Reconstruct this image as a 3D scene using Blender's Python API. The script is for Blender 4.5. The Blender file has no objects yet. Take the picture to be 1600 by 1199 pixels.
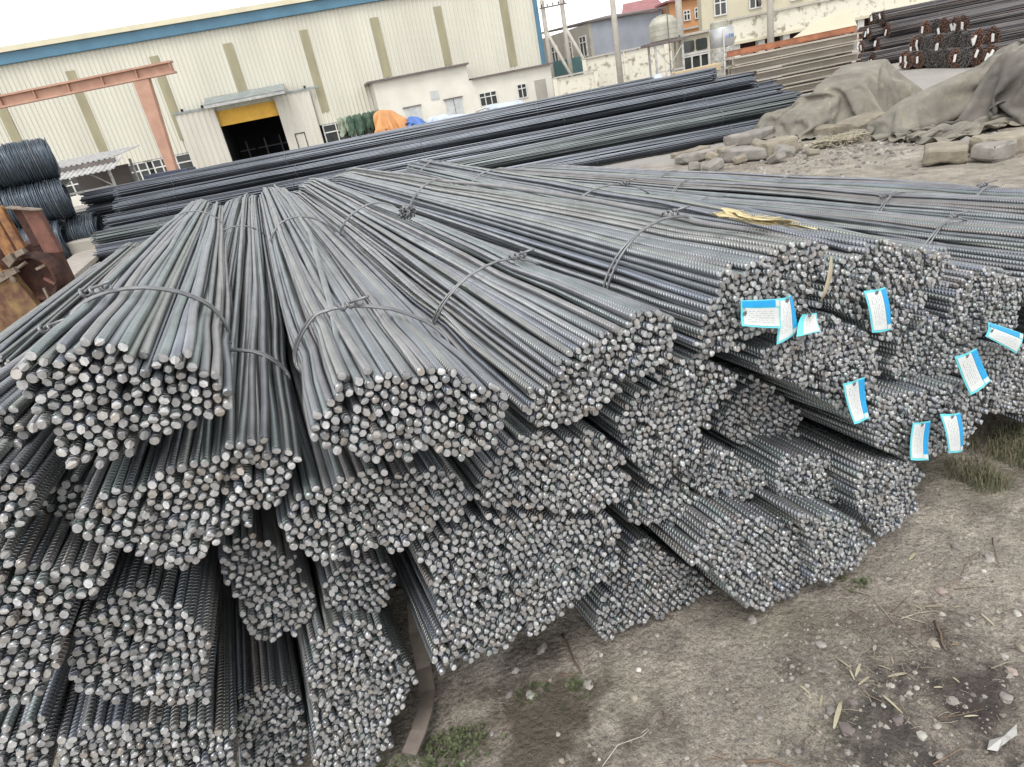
import bpy, math, random
import numpy as np
from mathutils import Vector, Matrix
random.seed(7)
rng = np.random.default_rng(11)
sc = bpy.context.scene
R = math.radians

# ------------------------------------------------------------------ camera
PITCH, ROLL, EYE_H = R(24.3), R(11.5), 1.5
cam_data = bpy.data.cameras.new('camera')
cam_data.sensor_width = 36.0
cam_data.lens = 22.5
cam_data.clip_start = 0.02
cam_data.clip_end = 3000
cam = bpy.data.objects.new('camera', cam_data)
fwd = Vector((0, math.cos(PITCH), -math.sin(PITCH)))
upv = Vector((0, math.sin(PITCH), math.cos(PITCH)))
rgt = Vector((1, 0, 0))
cx = rgt * math.cos(ROLL) + upv * math.sin(ROLL) * -1
cy = upv * math.cos(ROLL) + rgt * math.sin(ROLL)
m = Matrix.Identity(4)
for i in range(3):
    m[i][0], m[i][1], m[i][2] = cx[i], cy[i], -fwd[i]
m[2][3] = EYE_H
cam.matrix_world = m
sc.collection.objects.link(cam)
sc.camera = cam

# ------------------------------------------------------------------ world, sun, exposure
SUN_EL, SUN_AZ = R(62), R(195)
world = bpy.data.worlds.new('World')
sc.world = world
world.use_nodes = True
wn, wl = world.node_tree.nodes, world.node_tree.links
bg = wn['Background']
sky = wn.new('ShaderNodeTexSky')
sky.sky_type = 'NISHITA'
sky.sun_disc = False
sky.sun_elevation = SUN_EL
sky.sun_rotation = SUN_AZ
sky.dust_density = 1.0
sky.air_density = 1.0
sky.ozone_density = 1.0
hs = wn.new('ShaderNodeHueSaturation')
hs.inputs['Saturation'].default_value = 0.10
wl.new(sky.outputs[0], hs.inputs['Color'])
wl.new(hs.outputs[0], bg.inputs[0])
bg.inputs[1].default_value = 0.15
sd = bpy.data.lights.new('sun', 'SUN')
sd.energy = 0.9
sd.angle = R(25)
sd.color = (1.0, 0.98, 0.95)
sun = bpy.data.objects.new('sun', sd)
# light comes from the sun direction (azimuth measured clockwise from +Y like the sky texture)
sdir = Vector((math.sin(SUN_AZ) * math.cos(SUN_EL), math.cos(SUN_AZ) * math.cos(SUN_EL), math.sin(SUN_EL)))
sun.rotation_euler = sdir.to_track_quat('Z', 'Y').to_euler()
sc.collection.objects.link(sun)
sc.view_settings.view_transform = 'Standard'
sc.view_settings.look = 'None'
sc.view_settings.exposure = 1.15
sc.view_settings.gamma = 1.0
sc.view_settings.use_curve_mapping = False
sc.cycles.max_bounces = 6
sc.cycles.diffuse_bounces = 2
sc.cycles.glossy_bounces = 2
sc.cycles.use_denoising = True

# ------------------------------------------------------------------ helpers
LINK = sc.collection.objects.link

def props(o, label=None, cat=None, group=None, kind=None):
    if label: o['label'] = label
    if cat: o['category'] = cat
    if group: o['group'] = group
    if kind: o['kind'] = kind
    return o

def thing(name, label, cat, loc=(0, 0, 0), rz=0.0, group=None):
    o = bpy.data.objects.new(name, None)
    o.empty_display_size = 0.1
    o.location = loc
    o.rotation_euler = (0, 0, rz)
    LINK(o)
    return props(o, label, cat, group)

class MB:
    """collects verts and faces, links them as one mesh object"""
    def __init__(self):
        self.v, self.f, self.mi, self.uv = [], [], [], None
    def add(self, vs, fs, mi=0):
        b = len(self.v)
        self.v.extend([tuple(p) for p in vs])
        self.f.extend([tuple(i + b for i in f) for f in fs])
        self.mi.extend([mi] * len(fs))
        return self
    def box(self, c, s, rz=0.0, rx=0.0, ry=0.0, mi=0, jit=0.0, taper=1.0):
        hx, hy, hz = s[0] / 2, s[1] / 2, s[2] / 2
        M = Matrix.Rotation(rz, 3, 'Z') @ Matrix.Rotation(ry, 3, 'Y') @ Matrix.Rotation(rx, 3, 'X')
        vs = []
        for z in (-1, 1):
            t = 1.0 if z < 0 else taper
            for x, y in ((-1, -1), (1, -1), (1, 1), (-1, 1)):
                p = Vector((x * hx * t, y * hy * t, z * hz))
                if jit:
                    p += Vector((random.uniform(-jit, jit), random.uniform(-jit, jit), random.uniform(-jit, jit)))
                vs.append(Vector(c) + M @ p)
        return self.add(vs, [(0, 3, 2, 1), (4, 5, 6, 7), (0, 1, 5, 4), (1, 2, 6, 5), (2, 3, 7, 6), (3, 0, 4, 7)], mi)
    def span(self, a, b, mi=0):
        """axis aligned box from corner a to corner b"""
        c = [(p + q) / 2 for p, q in zip(a, b)]
        s = [abs(q - p) for p, q in zip(a, b)]
        return self.box(c, s, mi=mi)
    def tube(self, path, r, n=6, mi=0, caps=True, r2=None):
        path = [Vector(p) for p in path]
        rings, k = [], len(path)
        prev = None
        for i, p in enumerate(path):
            t = (path[min(i + 1, k - 1)] - path[max(i - 1, 0)])
            if t.length < 1e-9: t = Vector((0, 0, 1))
            t.normalize()
            if prev is None:
                a = t.cross(Vector((0, 0, 1)))
                if a.length < 1e-3: a = t.cross(Vector((1, 0, 0)))
                a.normalize()
            else:
                a = prev - t * prev.dot(t)
                a.normalize()
            prev = a
            b = t.cross(a)
            rr = r if r2 is None else r + (r2 - r) * i / (k - 1)
            rings.append([p + (a * math.cos(2 * math.pi * j / n) + b * math.sin(2 * math.pi * j / n)) * rr for j in range(n)])
        vs = [q for ring in rings for q in ring]
        fs = []
        for i in range(k - 1):
            for j in range(n):
                j2 = (j + 1) % n
                fs.append((i * n + j, i * n + j2, (i + 1) * n + j2, (i + 1) * n + j))
        if caps:
            fs.append(tuple(range(n - 1, -1, -1)))
            fs.append(tuple((k - 1) * n + j for j in range(n)))
        return self.add(vs, fs, mi)
    def lathe(self, c, prof, n=20, mi=0, jit=0.0):
        vs = []
        for r, z in prof:
            for j in range(n):
                a = 2 * math.pi * j / n
                vs.append((c[0] + r * math.cos(a), c[1] + r * math.sin(a), c[2] + z))
        fs = []
        k = len(prof)
        for i in range(k - 1):
            for j in range(n):
                j2 = (j + 1) % n
                fs.append((i * n + j, i * n + j2, (i + 1) * n + j2, (i + 1) * n + j))
        fs.append(tuple(range(n - 1, -1, -1)))
        fs.append(tuple((k - 1) * n + j for j in range(n)))
        return self.add(vs, fs, mi)
    def slab(self, pts, n, th, mi=0):
        """polygon pts (3d, planar) given thickness th along n"""
        n = Vector(n).normalized() * th
        k = len(pts)
        vs = [Vector(p) for p in pts] + [Vector(p) + n for p in pts]
        fs = [tuple(range(k - 1, -1, -1)), tuple(range(k, 2 * k))]
        fs += [(i, (i + 1) % k, k + (i + 1) % k, k + i) for i in range(k)]
        return self.add(vs, fs, mi)
    def build(self, name, mats, parent=None, smooth=False, bevel=0.0, loc=None, kind=None):
        me = bpy.data.meshes.new(name)
        me.from_pydata(self.v, [], self.f)
        if not isinstance(mats, (list, tuple)): mats = [mats]
        for mt in mats: me.materials.append(mt)
        if len(mats) > 1: me.polygons.foreach_set('material_index', self.mi)
        if smooth: me.polygons.foreach_set('use_smooth', [True] * len(me.polygons))
        me.update()
        o = bpy.data.objects.new(name, me)
        if loc is not None: o.location = loc
        if parent is not None: o.parent = parent
        LINK(o)
        if bevel:
            bm = o.modifiers.new('bevel', 'BEVEL')
            bm.width = bevel; bm.segments = 2; bm.limit_method = 'ANGLE'
        if kind: o['kind'] = kind
        return o

# ------------------------------------------------------------------ materials
def newmat(name):
    mt = bpy.data.materials.new(name)
    mt.use_nodes = True
    nt = mt.node_tree
    return mt, nt.nodes, nt.links, nt.nodes['Principled BSDF']

def noise(n, l, scale, detail=4, rough=0.55, vec=None, dist=0.0):
    t = n.new('ShaderNodeTexNoise')
    t.inputs['Scale'].default_value = scale
    t.inputs['Detail'].default_value = detail
    t.inputs['Roughness'].default_value = rough
    t.inputs['Distortion'].default_value = dist
    if vec is not None: l.new(vec, t.inputs['Vector'])
    return t

def ramp(n, l, fac, stops):
    r = n.new('ShaderNodeValToRGB')
    e = r.color_ramp.elements
    while len(e) < len(stops): e.new(0.5)
    for k, (p, c) in enumerate(stops):
        e[k].position = p
        e[k].color = (*c, 1) if len(c) == 3 else c
    l.new(fac, r.inputs[0])
    return r

def mix(n, l, fac, a, b, mode='MIX'):
    x = n.new('ShaderNodeMix')
    x.data_type = 'RGBA'
    x.blend_type = mode
    for s, v in ((x.inputs[0], fac), (x.inputs[6], a), (x.inputs[7], b)):
        if isinstance(v, (int, float)): s.default_value = v
        elif isinstance(v, tuple): s.default_value = (*v, 1) if len(v) == 3 else v
        else: l.new(v, s)
    return x.outputs[2]

def math_(n, l, op, a, b=None, c=None):
    x = n.new('ShaderNodeMath')
    x.operation = op
    for s, v in zip(x.inputs, (a, b, c)):
        if v is None: continue
        if isinstance(v, (int, float)): s.default_value = v
        else: l.new(v, s)
    return x.outputs[0]

def bump(n, l, b, h, strength=0.3, dist=0.01, prev=None):
    x = n.new('ShaderNodeBump')
    x.inputs['Strength'].default_value = strength
    x.inputs['Distance'].default_value = dist
    l.new(h, x.inputs['Height'])
    if prev is not None: l.new(prev, x.inputs['Normal'])
    l.new(x.outputs[0], b.inputs['Normal'])
    return x.outputs[0]

def pmat(name, col, col2=None, scale=6.0, rough=0.7, metal=0.0, bmp=0.15, bscale=None, rnd=0.0, stretch=None, lo=0.35, hi=0.65, obj=True, bdist=0.01):
    """plain weathered material: two colours mixed by noise, fine bump"""
    mt, n, l, b = newmat(name)
    tc = n.new('ShaderNodeTexCoord')
    vec = tc.outputs['Object']
    if stretch:
        mp = n.new('ShaderNodeMapping')
        mp.inputs['Scale'].default_value = stretch
        l.new(vec, mp.inputs[0])
        vec = mp.outputs[0]
    t = noise(n, l, scale, 6, 0.6, vec)
    col2 = col2 or tuple(c * 0.75 for c in col)
    r = ramp(n, l, t.outputs[0], [(lo, col2), (hi, col)])
    out = r.outputs[0]
    if rnd:
        oi = n.new('ShaderNodeObjectInfo')
        v = math_(n, l, 'MULTIPLY_ADD', oi.outputs['Random'], 2 * rnd, 1 - rnd)
        hsv = n.new('ShaderNodeHueSaturation')
        l.new(out, hsv.inputs['Color'])
        l.new(v, hsv.inputs['Value'])
        out = hsv.outputs[0]
    l.new(out, b.inputs['Base Color'])
    b.inputs['Roughness'].default_value = rough
    b.inputs['Metallic'].default_value = metal
    if bmp:
        t2 = noise(n, l, bscale or scale * 6, 5, 0.6, vec)
        bump(n, l, b, t2.outputs[0], bmp, bdist)
    return mt

M = {}
# ribbed reinforcing bar: grey mill scale, tint varies bar by bar, ribs as fine relief
def make_bar_mat(name, dark=1.0, ribs=True):
    mt, n, l, b = newmat(name)
    oi = n.new('ShaderNodeObjectInfo')
    tc = n.new('ShaderNodeTexCoord')
    cr = ramp(n, l, oi.outputs['Random'], [(0.0, (0.269, 0.281, 0.293)), (0.18, (0.366, 0.369, 0.383)), (0.34, (0.307, 0.341, 0.334)), (0.5, (0.387, 0.376, 0.375)), (0.64, (0.366, 0.380, 0.356)), (0.8, (0.302, 0.319, 0.356)), (0.92, (0.334, 0.314, 0.298)), (1.0, (0.462, 0.473, 0.476))])
    t = noise(n, l, 9, 5, 0.65, tc.outputs['Object'])
    f = math_(n, l, 'MULTIPLY_ADD', t.outputs[0], 0.9, 0.5)
    f = math_(n, l, 'MULTIPLY', f, dark)
    hsv = n.new('ShaderNodeHueSaturation')
    l.new(cr.outputs[0], hsv.inputs['Color'])
    hsv.inputs['Saturation'].default_value = 1.3
    l.new(f, hsv.inputs['Value'])
    # dusting of rust brown
    t3 = noise(n, l, 3.1, 4, 0.6, tc.outputs['Object'])
    rf = ramp(n, l, t3.outputs[0], [(0.58, (0, 0, 0)), (0.75, (.35, .35, .35))])
    c = mix(n, l, rf.outputs[0], hsv.outputs[0], (.15, .13, .115))
    l.new(c, b.inputs['Base Color'])
    b.inputs['Metallic'].default_value = 0.88
    b.inputs['Roughness'].default_value = 0.40
    if ribs:
        uv = n.new('ShaderNodeUVMap')
        sp = n.new('ShaderNodeSeparateXYZ')
        l.new(uv.outputs[0], sp.inputs[0])
        v2 = math_(n, l, 'MULTIPLY', sp.outputs[1], 2.0)
        fr = math_(n, l, 'FRACT', v2)
        side = math_(n, l, 'ABSOLUTE', math_(n, l, 'SUBTRACT', fr, 0.5))       # 0.5 at the long ribs
        ph = math_(n, l, 'ADD', math_(n, l, 'MULTIPLY', sp.outputs[0], 1 / 0.0105), math_(n, l, 'MULTIPLY', fr, 1.1))
        w = math_(n, l, 'SINE', math_(n, l, 'MULTIPLY', ph, 2 * math.pi))
        w = math_(n, l, 'SMOOTH_MAX', w, 0.0, 0.4)
        fade = math_(n, l, 'GREATER_THAN', 0.43, side)
        h = math_(n, l, 'MULTIPLY', w, fade)
        h = math_(n, l, 'MAXIMUM', h, math_(n, l, 'MULTIPLY', math_(n, l, 'GREATER_THAN', side, 0.455), 0.9))
        bump(n, l, b, h, 0.85, 0.0032)
    return mt
M['bar'] = make_bar_mat('rebar_steel')

def make_cap():
    mt, n, l, b = newmat('sheared_steel')
    oi = n.new('ShaderNodeObjectInfo')
    tc = n.new('ShaderNodeTexCoord')
    cr = ramp(n, l, oi.outputs['Random'], [(0.0, (.19, .185, .18)), (0.3, (.40, .39, .385)), (0.5, (.28, .275, .27)), (0.72, (.52, .51, .505)), (0.88, (.37, .355, .33)), (0.96, (.29, .255, .22)), (1.0, (.45, .44, .43))])
    t = noise(n, l, 160, 3, 0.6, tc.outputs['Object'])
    f = math_(n, l, 'MULTIPLY_ADD', t.outputs[0], 0.9, 0.55)
    hsv = n.new('ShaderNodeHueSaturation')
    l.new(cr.outputs[0], hsv.inputs['Color'])
    l.new(f, hsv.inputs['Value'])
    l.new(hsv.outputs[0], b.inputs['Base Color'])
    b.inputs['Metallic'].default_value = 0.25
    b.inputs['Roughness'].default_value = 0.5
    bump(n, l, b, t.outputs[0], 0.25, 0.002)
    return mt
M['cap'] = make_cap()
M['wire'] = pmat('tie_wire_steel', (.27, .27, .27), (.17, .17, .175), 14, 0.45, 0.5, 0.1)
def stored_bars(name, dark, light, metal, rough):
    mt, n, l, b = newmat(name)
    g = n.new('ShaderNodeNewGeometry')
    tc = n.new('ShaderNodeTexCoord')
    r = ramp(n, l, g.outputs['Random Per Island'], [(0, dark), (.6, tuple((p + q) / 2 for p, q in zip(dark, light))), (1, light)])
    mp = n.new('ShaderNodeMapping'); mp.inputs['Scale'].default_value = (.3, 5, 5)
    l.new(tc.outputs['Object'], mp.inputs[0])
    t = noise(n, l, 4, 4, .6, mp.outputs[0])
    f = ramp(n, l, t.outputs[0], [(.3, (.65, .65, .65)), (.7, (1.2, 1.2, 1.2))])
    l.new(mix(n, l, 1.0, r.outputs[0], f.outputs[0], 'MULTIPLY'), b.inputs['Base Color'])
    b.inputs['Metallic'].default_value = metal
    b.inputs['Roughness'].default_value = rough
    return mt
M['stack_bar'] = stored_bars('stored_bar_steel', (.042, .046, .056), (.16, .175, .20), .55, .42)
M['stack_bar_green'] = stored_bars('stored_bar_greenish_steel', (.05, .056, .058), (.165, .185, .185), .45, .45)
M['stack_bar_far'] = stored_bars('stored_bar_brownish_steel', (.055, .052, .055), (.165, .15, .145), .4, .5)
M['stack_bar_brown'] = pmat('stored_flat_brownish_steel', (.15, .13, .11), (.06, .052, .045), 5, 0.6, 0.2, 0.05, stretch=(.25, 5, 5), rnd=0.2)
M['rust_end'] = pmat('rusty_bar_end', (0.323, 0.142, 0.076), (0.104, 0.057, 0.0418), 22, 0.85, 0.0, 0.3, rnd=0.45)
M['grey_end'] = pmat('grey_bar_end', (0.18, 0.165, 0.15), (0.075, 0.0675, 0.063), 22, 0.8, 0.1, 0.3, rnd=0.3)
M['coil'] = pmat('coiled_wire_rod', (.13, .16, .19), (.045, .055, .07), 7, 0.42, 0.5, 0.1, stretch=(14, 1, 1))
M['cream'] = pmat('cream_cladding', (.60, .58, .49), (.525, .505, .425), .6, 0.6, 0.0, 0.02, stretch=(1, 1, .15))
M['strip'] = pmat('translucent_roof_strip', (0.32, 0.288, 0.176), (0.24, 0.216, 0.136), 1.5, 0.5, 0.0, 0.03, stretch=(1, 1, .3))
M['blueband'] = pmat('blue_gutter_paint', (0.075, 0.188, 0.27), (0.0638, 0.15, 0.217), 1.2, 0.5, 0.0, 0.02)
M['roofedge'] = pmat('cream_roof_edge', (0.624, 0.576, 0.416), (0.544, 0.496, 0.36), 1.2, 0.6, 0.0, 0.02)
M['white_paint'] = pmat('white_paint', (0.624, 0.616, 0.584), (0.496, 0.48, 0.448), 3, 0.6, 0.0, 0.05)
M['annex'] = pmat('annex_render', (0.64, 0.616, 0.544), (0.56, 0.536, 0.464), .8, 0.85, 0.0, 0.05)
M['yellow'] = pmat('yellow_shutter', (.78, .45, .05), (.65, .36, .04), 2.5, 0.5, 0.0, 0.02)
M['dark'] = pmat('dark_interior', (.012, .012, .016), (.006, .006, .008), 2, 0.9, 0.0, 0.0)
M['canopy'] = pmat('canopy_sheet', (.30, .33, .32), (.20, .22, .22), 3, 0.5, 0.2, 0.05)
M['door_panel'] = pmat('pale_door_sheet', (0.56, 0.536, 0.464), (0.48, 0.456, 0.392), 1.0, 0.6, 0.0, 0.03, stretch=(1, 1, .2))
M['greydoor'] = pmat('weathered_grey_door', (.50, .51, .50), (.38, .39, .38), 3, 0.7, 0.0, 0.05)
M['glass'] = pmat('dark_window_glass', (.03, .035, .035), (.05, .055, .05), 2, 0.12, 0.0, 0.0)
M['gantry'] = pmat('faded_red_crane_paint', (.46, .27, .19), (.36, .20, .14), 2.2, 0.65, 0.0, 0.05)
M['steel_white'] = pmat('dull_white_angle_steel', (.50, .50, .48), (.30, .29, .27), 6, 0.6, 0.2, 0.1)
M['shed_roof'] = pmat('weathered_shed_sheet', (.48, .47, .45), (.30, .30, .29), 4, 0.6, 0.1, 0.1)
M['concrete'] = pmat('pale_concrete', (0.288, 0.266, 0.238), (0.187, 0.173, 0.151), 5, 0.92, 0.0, 0.6, 38, bdist=.008)
M['concrete_warm'] = pmat('sandy_concrete', (0.302, 0.262, 0.197), (0.197, 0.171, 0.131), 5, 0.92, 0.0, 0.6, 38, rnd=.15, bdist=.008)
M['stone'] = pmat('grey_stone', (.33, .30, .27), (.20, .18, .165), 30, 0.9, 0.0, 0.5, 120, rnd=0.35, bdist=.003)
M['pole'] = pmat('pale_concrete_pole', (0.446, 0.418, 0.36), (0.36, 0.331, 0.288), 3, 0.85, 0.0, 0.1)
M['house_beige'] = pmat('beige_house_render', (0.368, 0.344, 0.296), (0.288, 0.264, 0.232), .7, 0.9, 0.0, 0.1)
M['house_grey'] = pmat('blue_grey_plaster', (.31, .33, .37), (.24, .25, .28), .5, 0.9, 0.0, 0.1)
M['red_roof'] = pmat('red_roof_sheet', (.33, .15, .15), (.25, .11, .11), 1.5, 0.7, 0.0, 0.1)
M['dark_roof'] = pmat('brown_roof_edge', (.16, .13, .12), (.10, .085, .08), 1.5, 0.7, 0.0, 0.1)
M['orange_wall'] = pmat('orange_render', (0.528, 0.272, 0.128), (0.464, 0.232, 0.104), .6, 0.85, 0.0, 0.05)
M['cream_wall'] = pmat('cream_render', (0.528, 0.48, 0.352), (0.448, 0.408, 0.304), .6, 0.85, 0.0, 0.05)
M['peel'] = pmat('peeling_whitewash', (0.608, 0.576, 0.48), (0.264, 0.232, 0.176), 2.6, 0.9, 0.0, 0.3, lo=.36, hi=.47)
M['teal'] = pmat('dark_teal_sheet', (.06, .13, .13), (.045, .10, .10), 1.5, 0.6, 0.0, 0.05)
M['tank_plastic'] = pmat('dusty_plastic_tank', (.40, .39, .32), (.28, .27, .22), 2.5, 0.55, 0.0, 0.05)
M['stainless'] = pmat('dull_stainless_tank', (.50, .50, .49), (.40, .40, .40), 2.5, 0.35, 0.6, 0.03)
M['mottled'] = pmat('mottled_grey_drum', (.42, .41, .37), (.20, .19, .17), 7, 0.7, 0.0, 0.1)
M['bluetext'] = pmat('blue_lettering_paint', (.10, .22, .50), (.09, .20, .45), 5, 0.6, 0.0, 0.0)
M['sheet'] = pmat('pale_steel_sheet', (.42, .37, .30), (.25, .215, .175), 3, 0.6, 0.0, 0.05, stretch=(.3, 3, 3), rnd=.15)
M['rust_beam'] = pmat('rusty_channel', (.40, .17, .085), (.24, .10, .055), 4, 0.85, 0.0, 0.2)
M['board'] = pmat('tan_timber', (.50, .40, .25), (.40, .31, .19), 4, 0.75, 0.0, 0.1, stretch=(.3, 3, 3))
def canvas(name, c1, c2):
    mt, n, l, b = newmat(name)
    tc = n.new('ShaderNodeTexCoord')
    t = noise(n, l, 2.2, 6, .6, tc.outputs['Object'])
    r = ramp(n, l, t.outputs[0], [(.35, c2), (.65, c1)])
    d = noise(n, l, 9, 6, .7, tc.outputs['Object'])
    dr = ramp(n, l, d.outputs[0], [(.5, (1, 1, 1)), (.7, (1.35, 1.3, 1.2))])
    l.new(mix(n, l, 1.0, r.outputs[0], dr.outputs[0], 'MULTIPLY'), b.inputs['Base Color'])
    b.inputs['Roughness'].default_value = .9
    w = noise(n, l, 3.2, 4, .5, tc.outputs['Object'], 1.0)
    w.noise_type = 'RIDGED_MULTIFRACTAL'
    f = noise(n, l, 160, 2, .5, tc.outputs['Object'])
    h = math_(n, l, 'ADD', math_(n, l, 'MULTIPLY', w.outputs[0], 1.0), math_(n, l, 'MULTIPLY', f.outputs[0], .05))
    bump(n, l, b, h, .9, .06)
    return mt
M['tarp_green'] = canvas('grey_green_canvas', (.225, .208, .168), (.145, .135, .112))
M['tarp_dark'] = canvas('dark_canvas', (.165, .15, .132), (.105, .096, .084))
M['tarp_orange'] = pmat('orange_tarpaulin', (.60, .29, .11), (.47, .22, .085), 3, 0.7, 0.0, 0.3, bdist=.02)
M['tarp_blue'] = pmat('blue_tarpaulin', (.09, .19, .48), (.07, .14, .36), 3, 0.6, 0.0, 0.3, bdist=.02)
M['tarp_pale'] = pmat('pale_blue_sheet', (.48, .53, .60), (.36, .40, .46), 3, 0.6, 0.0, 0.3, bdist=.02)
M['net_green'] = pmat('green_netting', (.075, .13, .085), (.04, .07, .045), 9, 0.85, 0.0, 0.3)
M['net_pale'] = pmat('pale_green_netting', (.30, .34, .25), (.20, .23, .17), 9, 0.85, 0.0, 0.3)
M['orange_steel'] = pmat('worn_orange_steel', (.33, .16, .06), (.13, .055, .03), 9, 0.75, 0.0, 0.25, lo=.36, hi=.56)
M['rust_plate'] = pmat('dark_rusty_plate', (.11, .045, .03), (.035, .018, .015), 8, 0.85, 0.0, 0.4)
M['red_rust'] = pmat('red_brown_rust', (.20, .085, .06), (.09, .045, .035), 9, 0.85, 0.0, 0.4)
M['yellow_rust'] = pmat('yellow_rusty_plate', (.24, .15, .065), (.11, .05, .03), 7, 0.8, 0.0, 0.4, lo=.4, hi=.62)
M['bracket'] = pmat('scraped_steel_bracket', (.26, .22, .17), (.13, .09, .065), 9, 0.7, 0.2, 0.2)
M['plank'] = pmat('weathered_grey_plank', (.42, .38, .33), (.25, .22, .19), 4, 0.85, 0.0, 0.4, stretch=(1, 6, 6))
M['straw'] = pmat('dry_straw', (.36, .32, .24), (.25, .22, .16), 30, 0.8, 0.0, 0.1, rnd=.2)
M['leaf'] = pmat('dry_yellow_leaf', (.42, .38, .27), (.32, .27, .18), 30, 0.7, 0.0, 0.1, rnd=.25)
M['twig'] = pmat('brown_twig', (.20, .14, .095), (.12, .085, .06), 30, 0.85, 0.0, 0.2, rnd=.3)
M['weed'] = pmat('green_weed', (.12, .14, .065), (.075, .09, .042), 25, 0.7, 0.0, 0.1, rnd=.2)
M['grass'] = pmat('dull_grass', (.085, .095, .045), (.16, .14, .085), 25, 0.8, 0.0, 0.1)
M['strap'] = pmat('bent_flat_bar', (.22, .185, .155), (.12, .095, .08), 8, 0.6, 0.25, 0.15, stretch=(1, 1, 3))
M['plastic'] = pmat('dirty_white_plastic', (.42, .415, .39), (.22, .195, .16), 20, 0.5, 0.0, 0.1, lo=.3, hi=.5)
M['blue_box'] = pmat('blue_painted_steel', (.05, .12, .33), (.04, .09, .25), 3, 0.6, 0.0, 0.05)
M['cyan'] = pmat('cyan_tag_edge', (.16, .66, .72), (.13, .58, .66), 30, 0.4, 0.0, 0.0)
M['blue_tag'] = pmat('blue_tag_band', (.015, .36, .72), (.012, .30, .62), 30, 0.4, 0.0, 0.0)
def make_print():
    """white label paper with rows of small faint grey print"""
    mt, n, l, b = newmat('printed_label_paper')
    uv = n.new('ShaderNodeUVMap')
    sp = n.new('ShaderNodeSeparateXYZ')
    l.new(uv.outputs[0], sp.inputs[0])
    row = math_(n, l, 'FRACT', math_(n, l, 'MULTIPLY', sp.outputs[1], 8.0))
    inrow = math_(n, l, 'MULTIPLY', math_(n, l, 'GREATER_THAN', row, 0.35), math_(n, l, 'LESS_THAN', row, 0.75))
    mp = n.new('ShaderNodeMapping')
    mp.inputs['Scale'].default_value = (46, 8, 1)
    l.new(uv.outputs[0], mp.inputs[0])
    t = noise(n, l, 1.0, 2, 0.5, mp.outputs[0])
    on = math_(n, l, 'GREATER_THAN', t.outputs[0], 0.5)
    a = math_(n, l, 'MULTIPLY', inrow, on)
    mx = math_(n, l, 'MULTIPLY', math_(n, l, 'GREATER_THAN', sp.outputs[0], 0.1), math_(n, l, 'LESS_THAN', sp.outputs[0], 0.86))
    my = math_(n, l, 'MULTIPLY', math_(n, l, 'GREATER_THAN', sp.outputs[1], 0.12), math_(n, l, 'LESS_THAN', sp.outputs[1], 0.9))
    a = math_(n, l, 'MULTIPLY', math_(n, l, 'MULTIPLY', a, 0.55), math_(n, l, 'MULTIPLY', mx, my))
    l.new(mix(n, l, a, (.63, .65, .63), (.13, .15, .19)), b.inputs['Base Color'])
    b.inputs['Roughness'].default_value = 0.45
    return mt
M['print'] = make_print()

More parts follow.
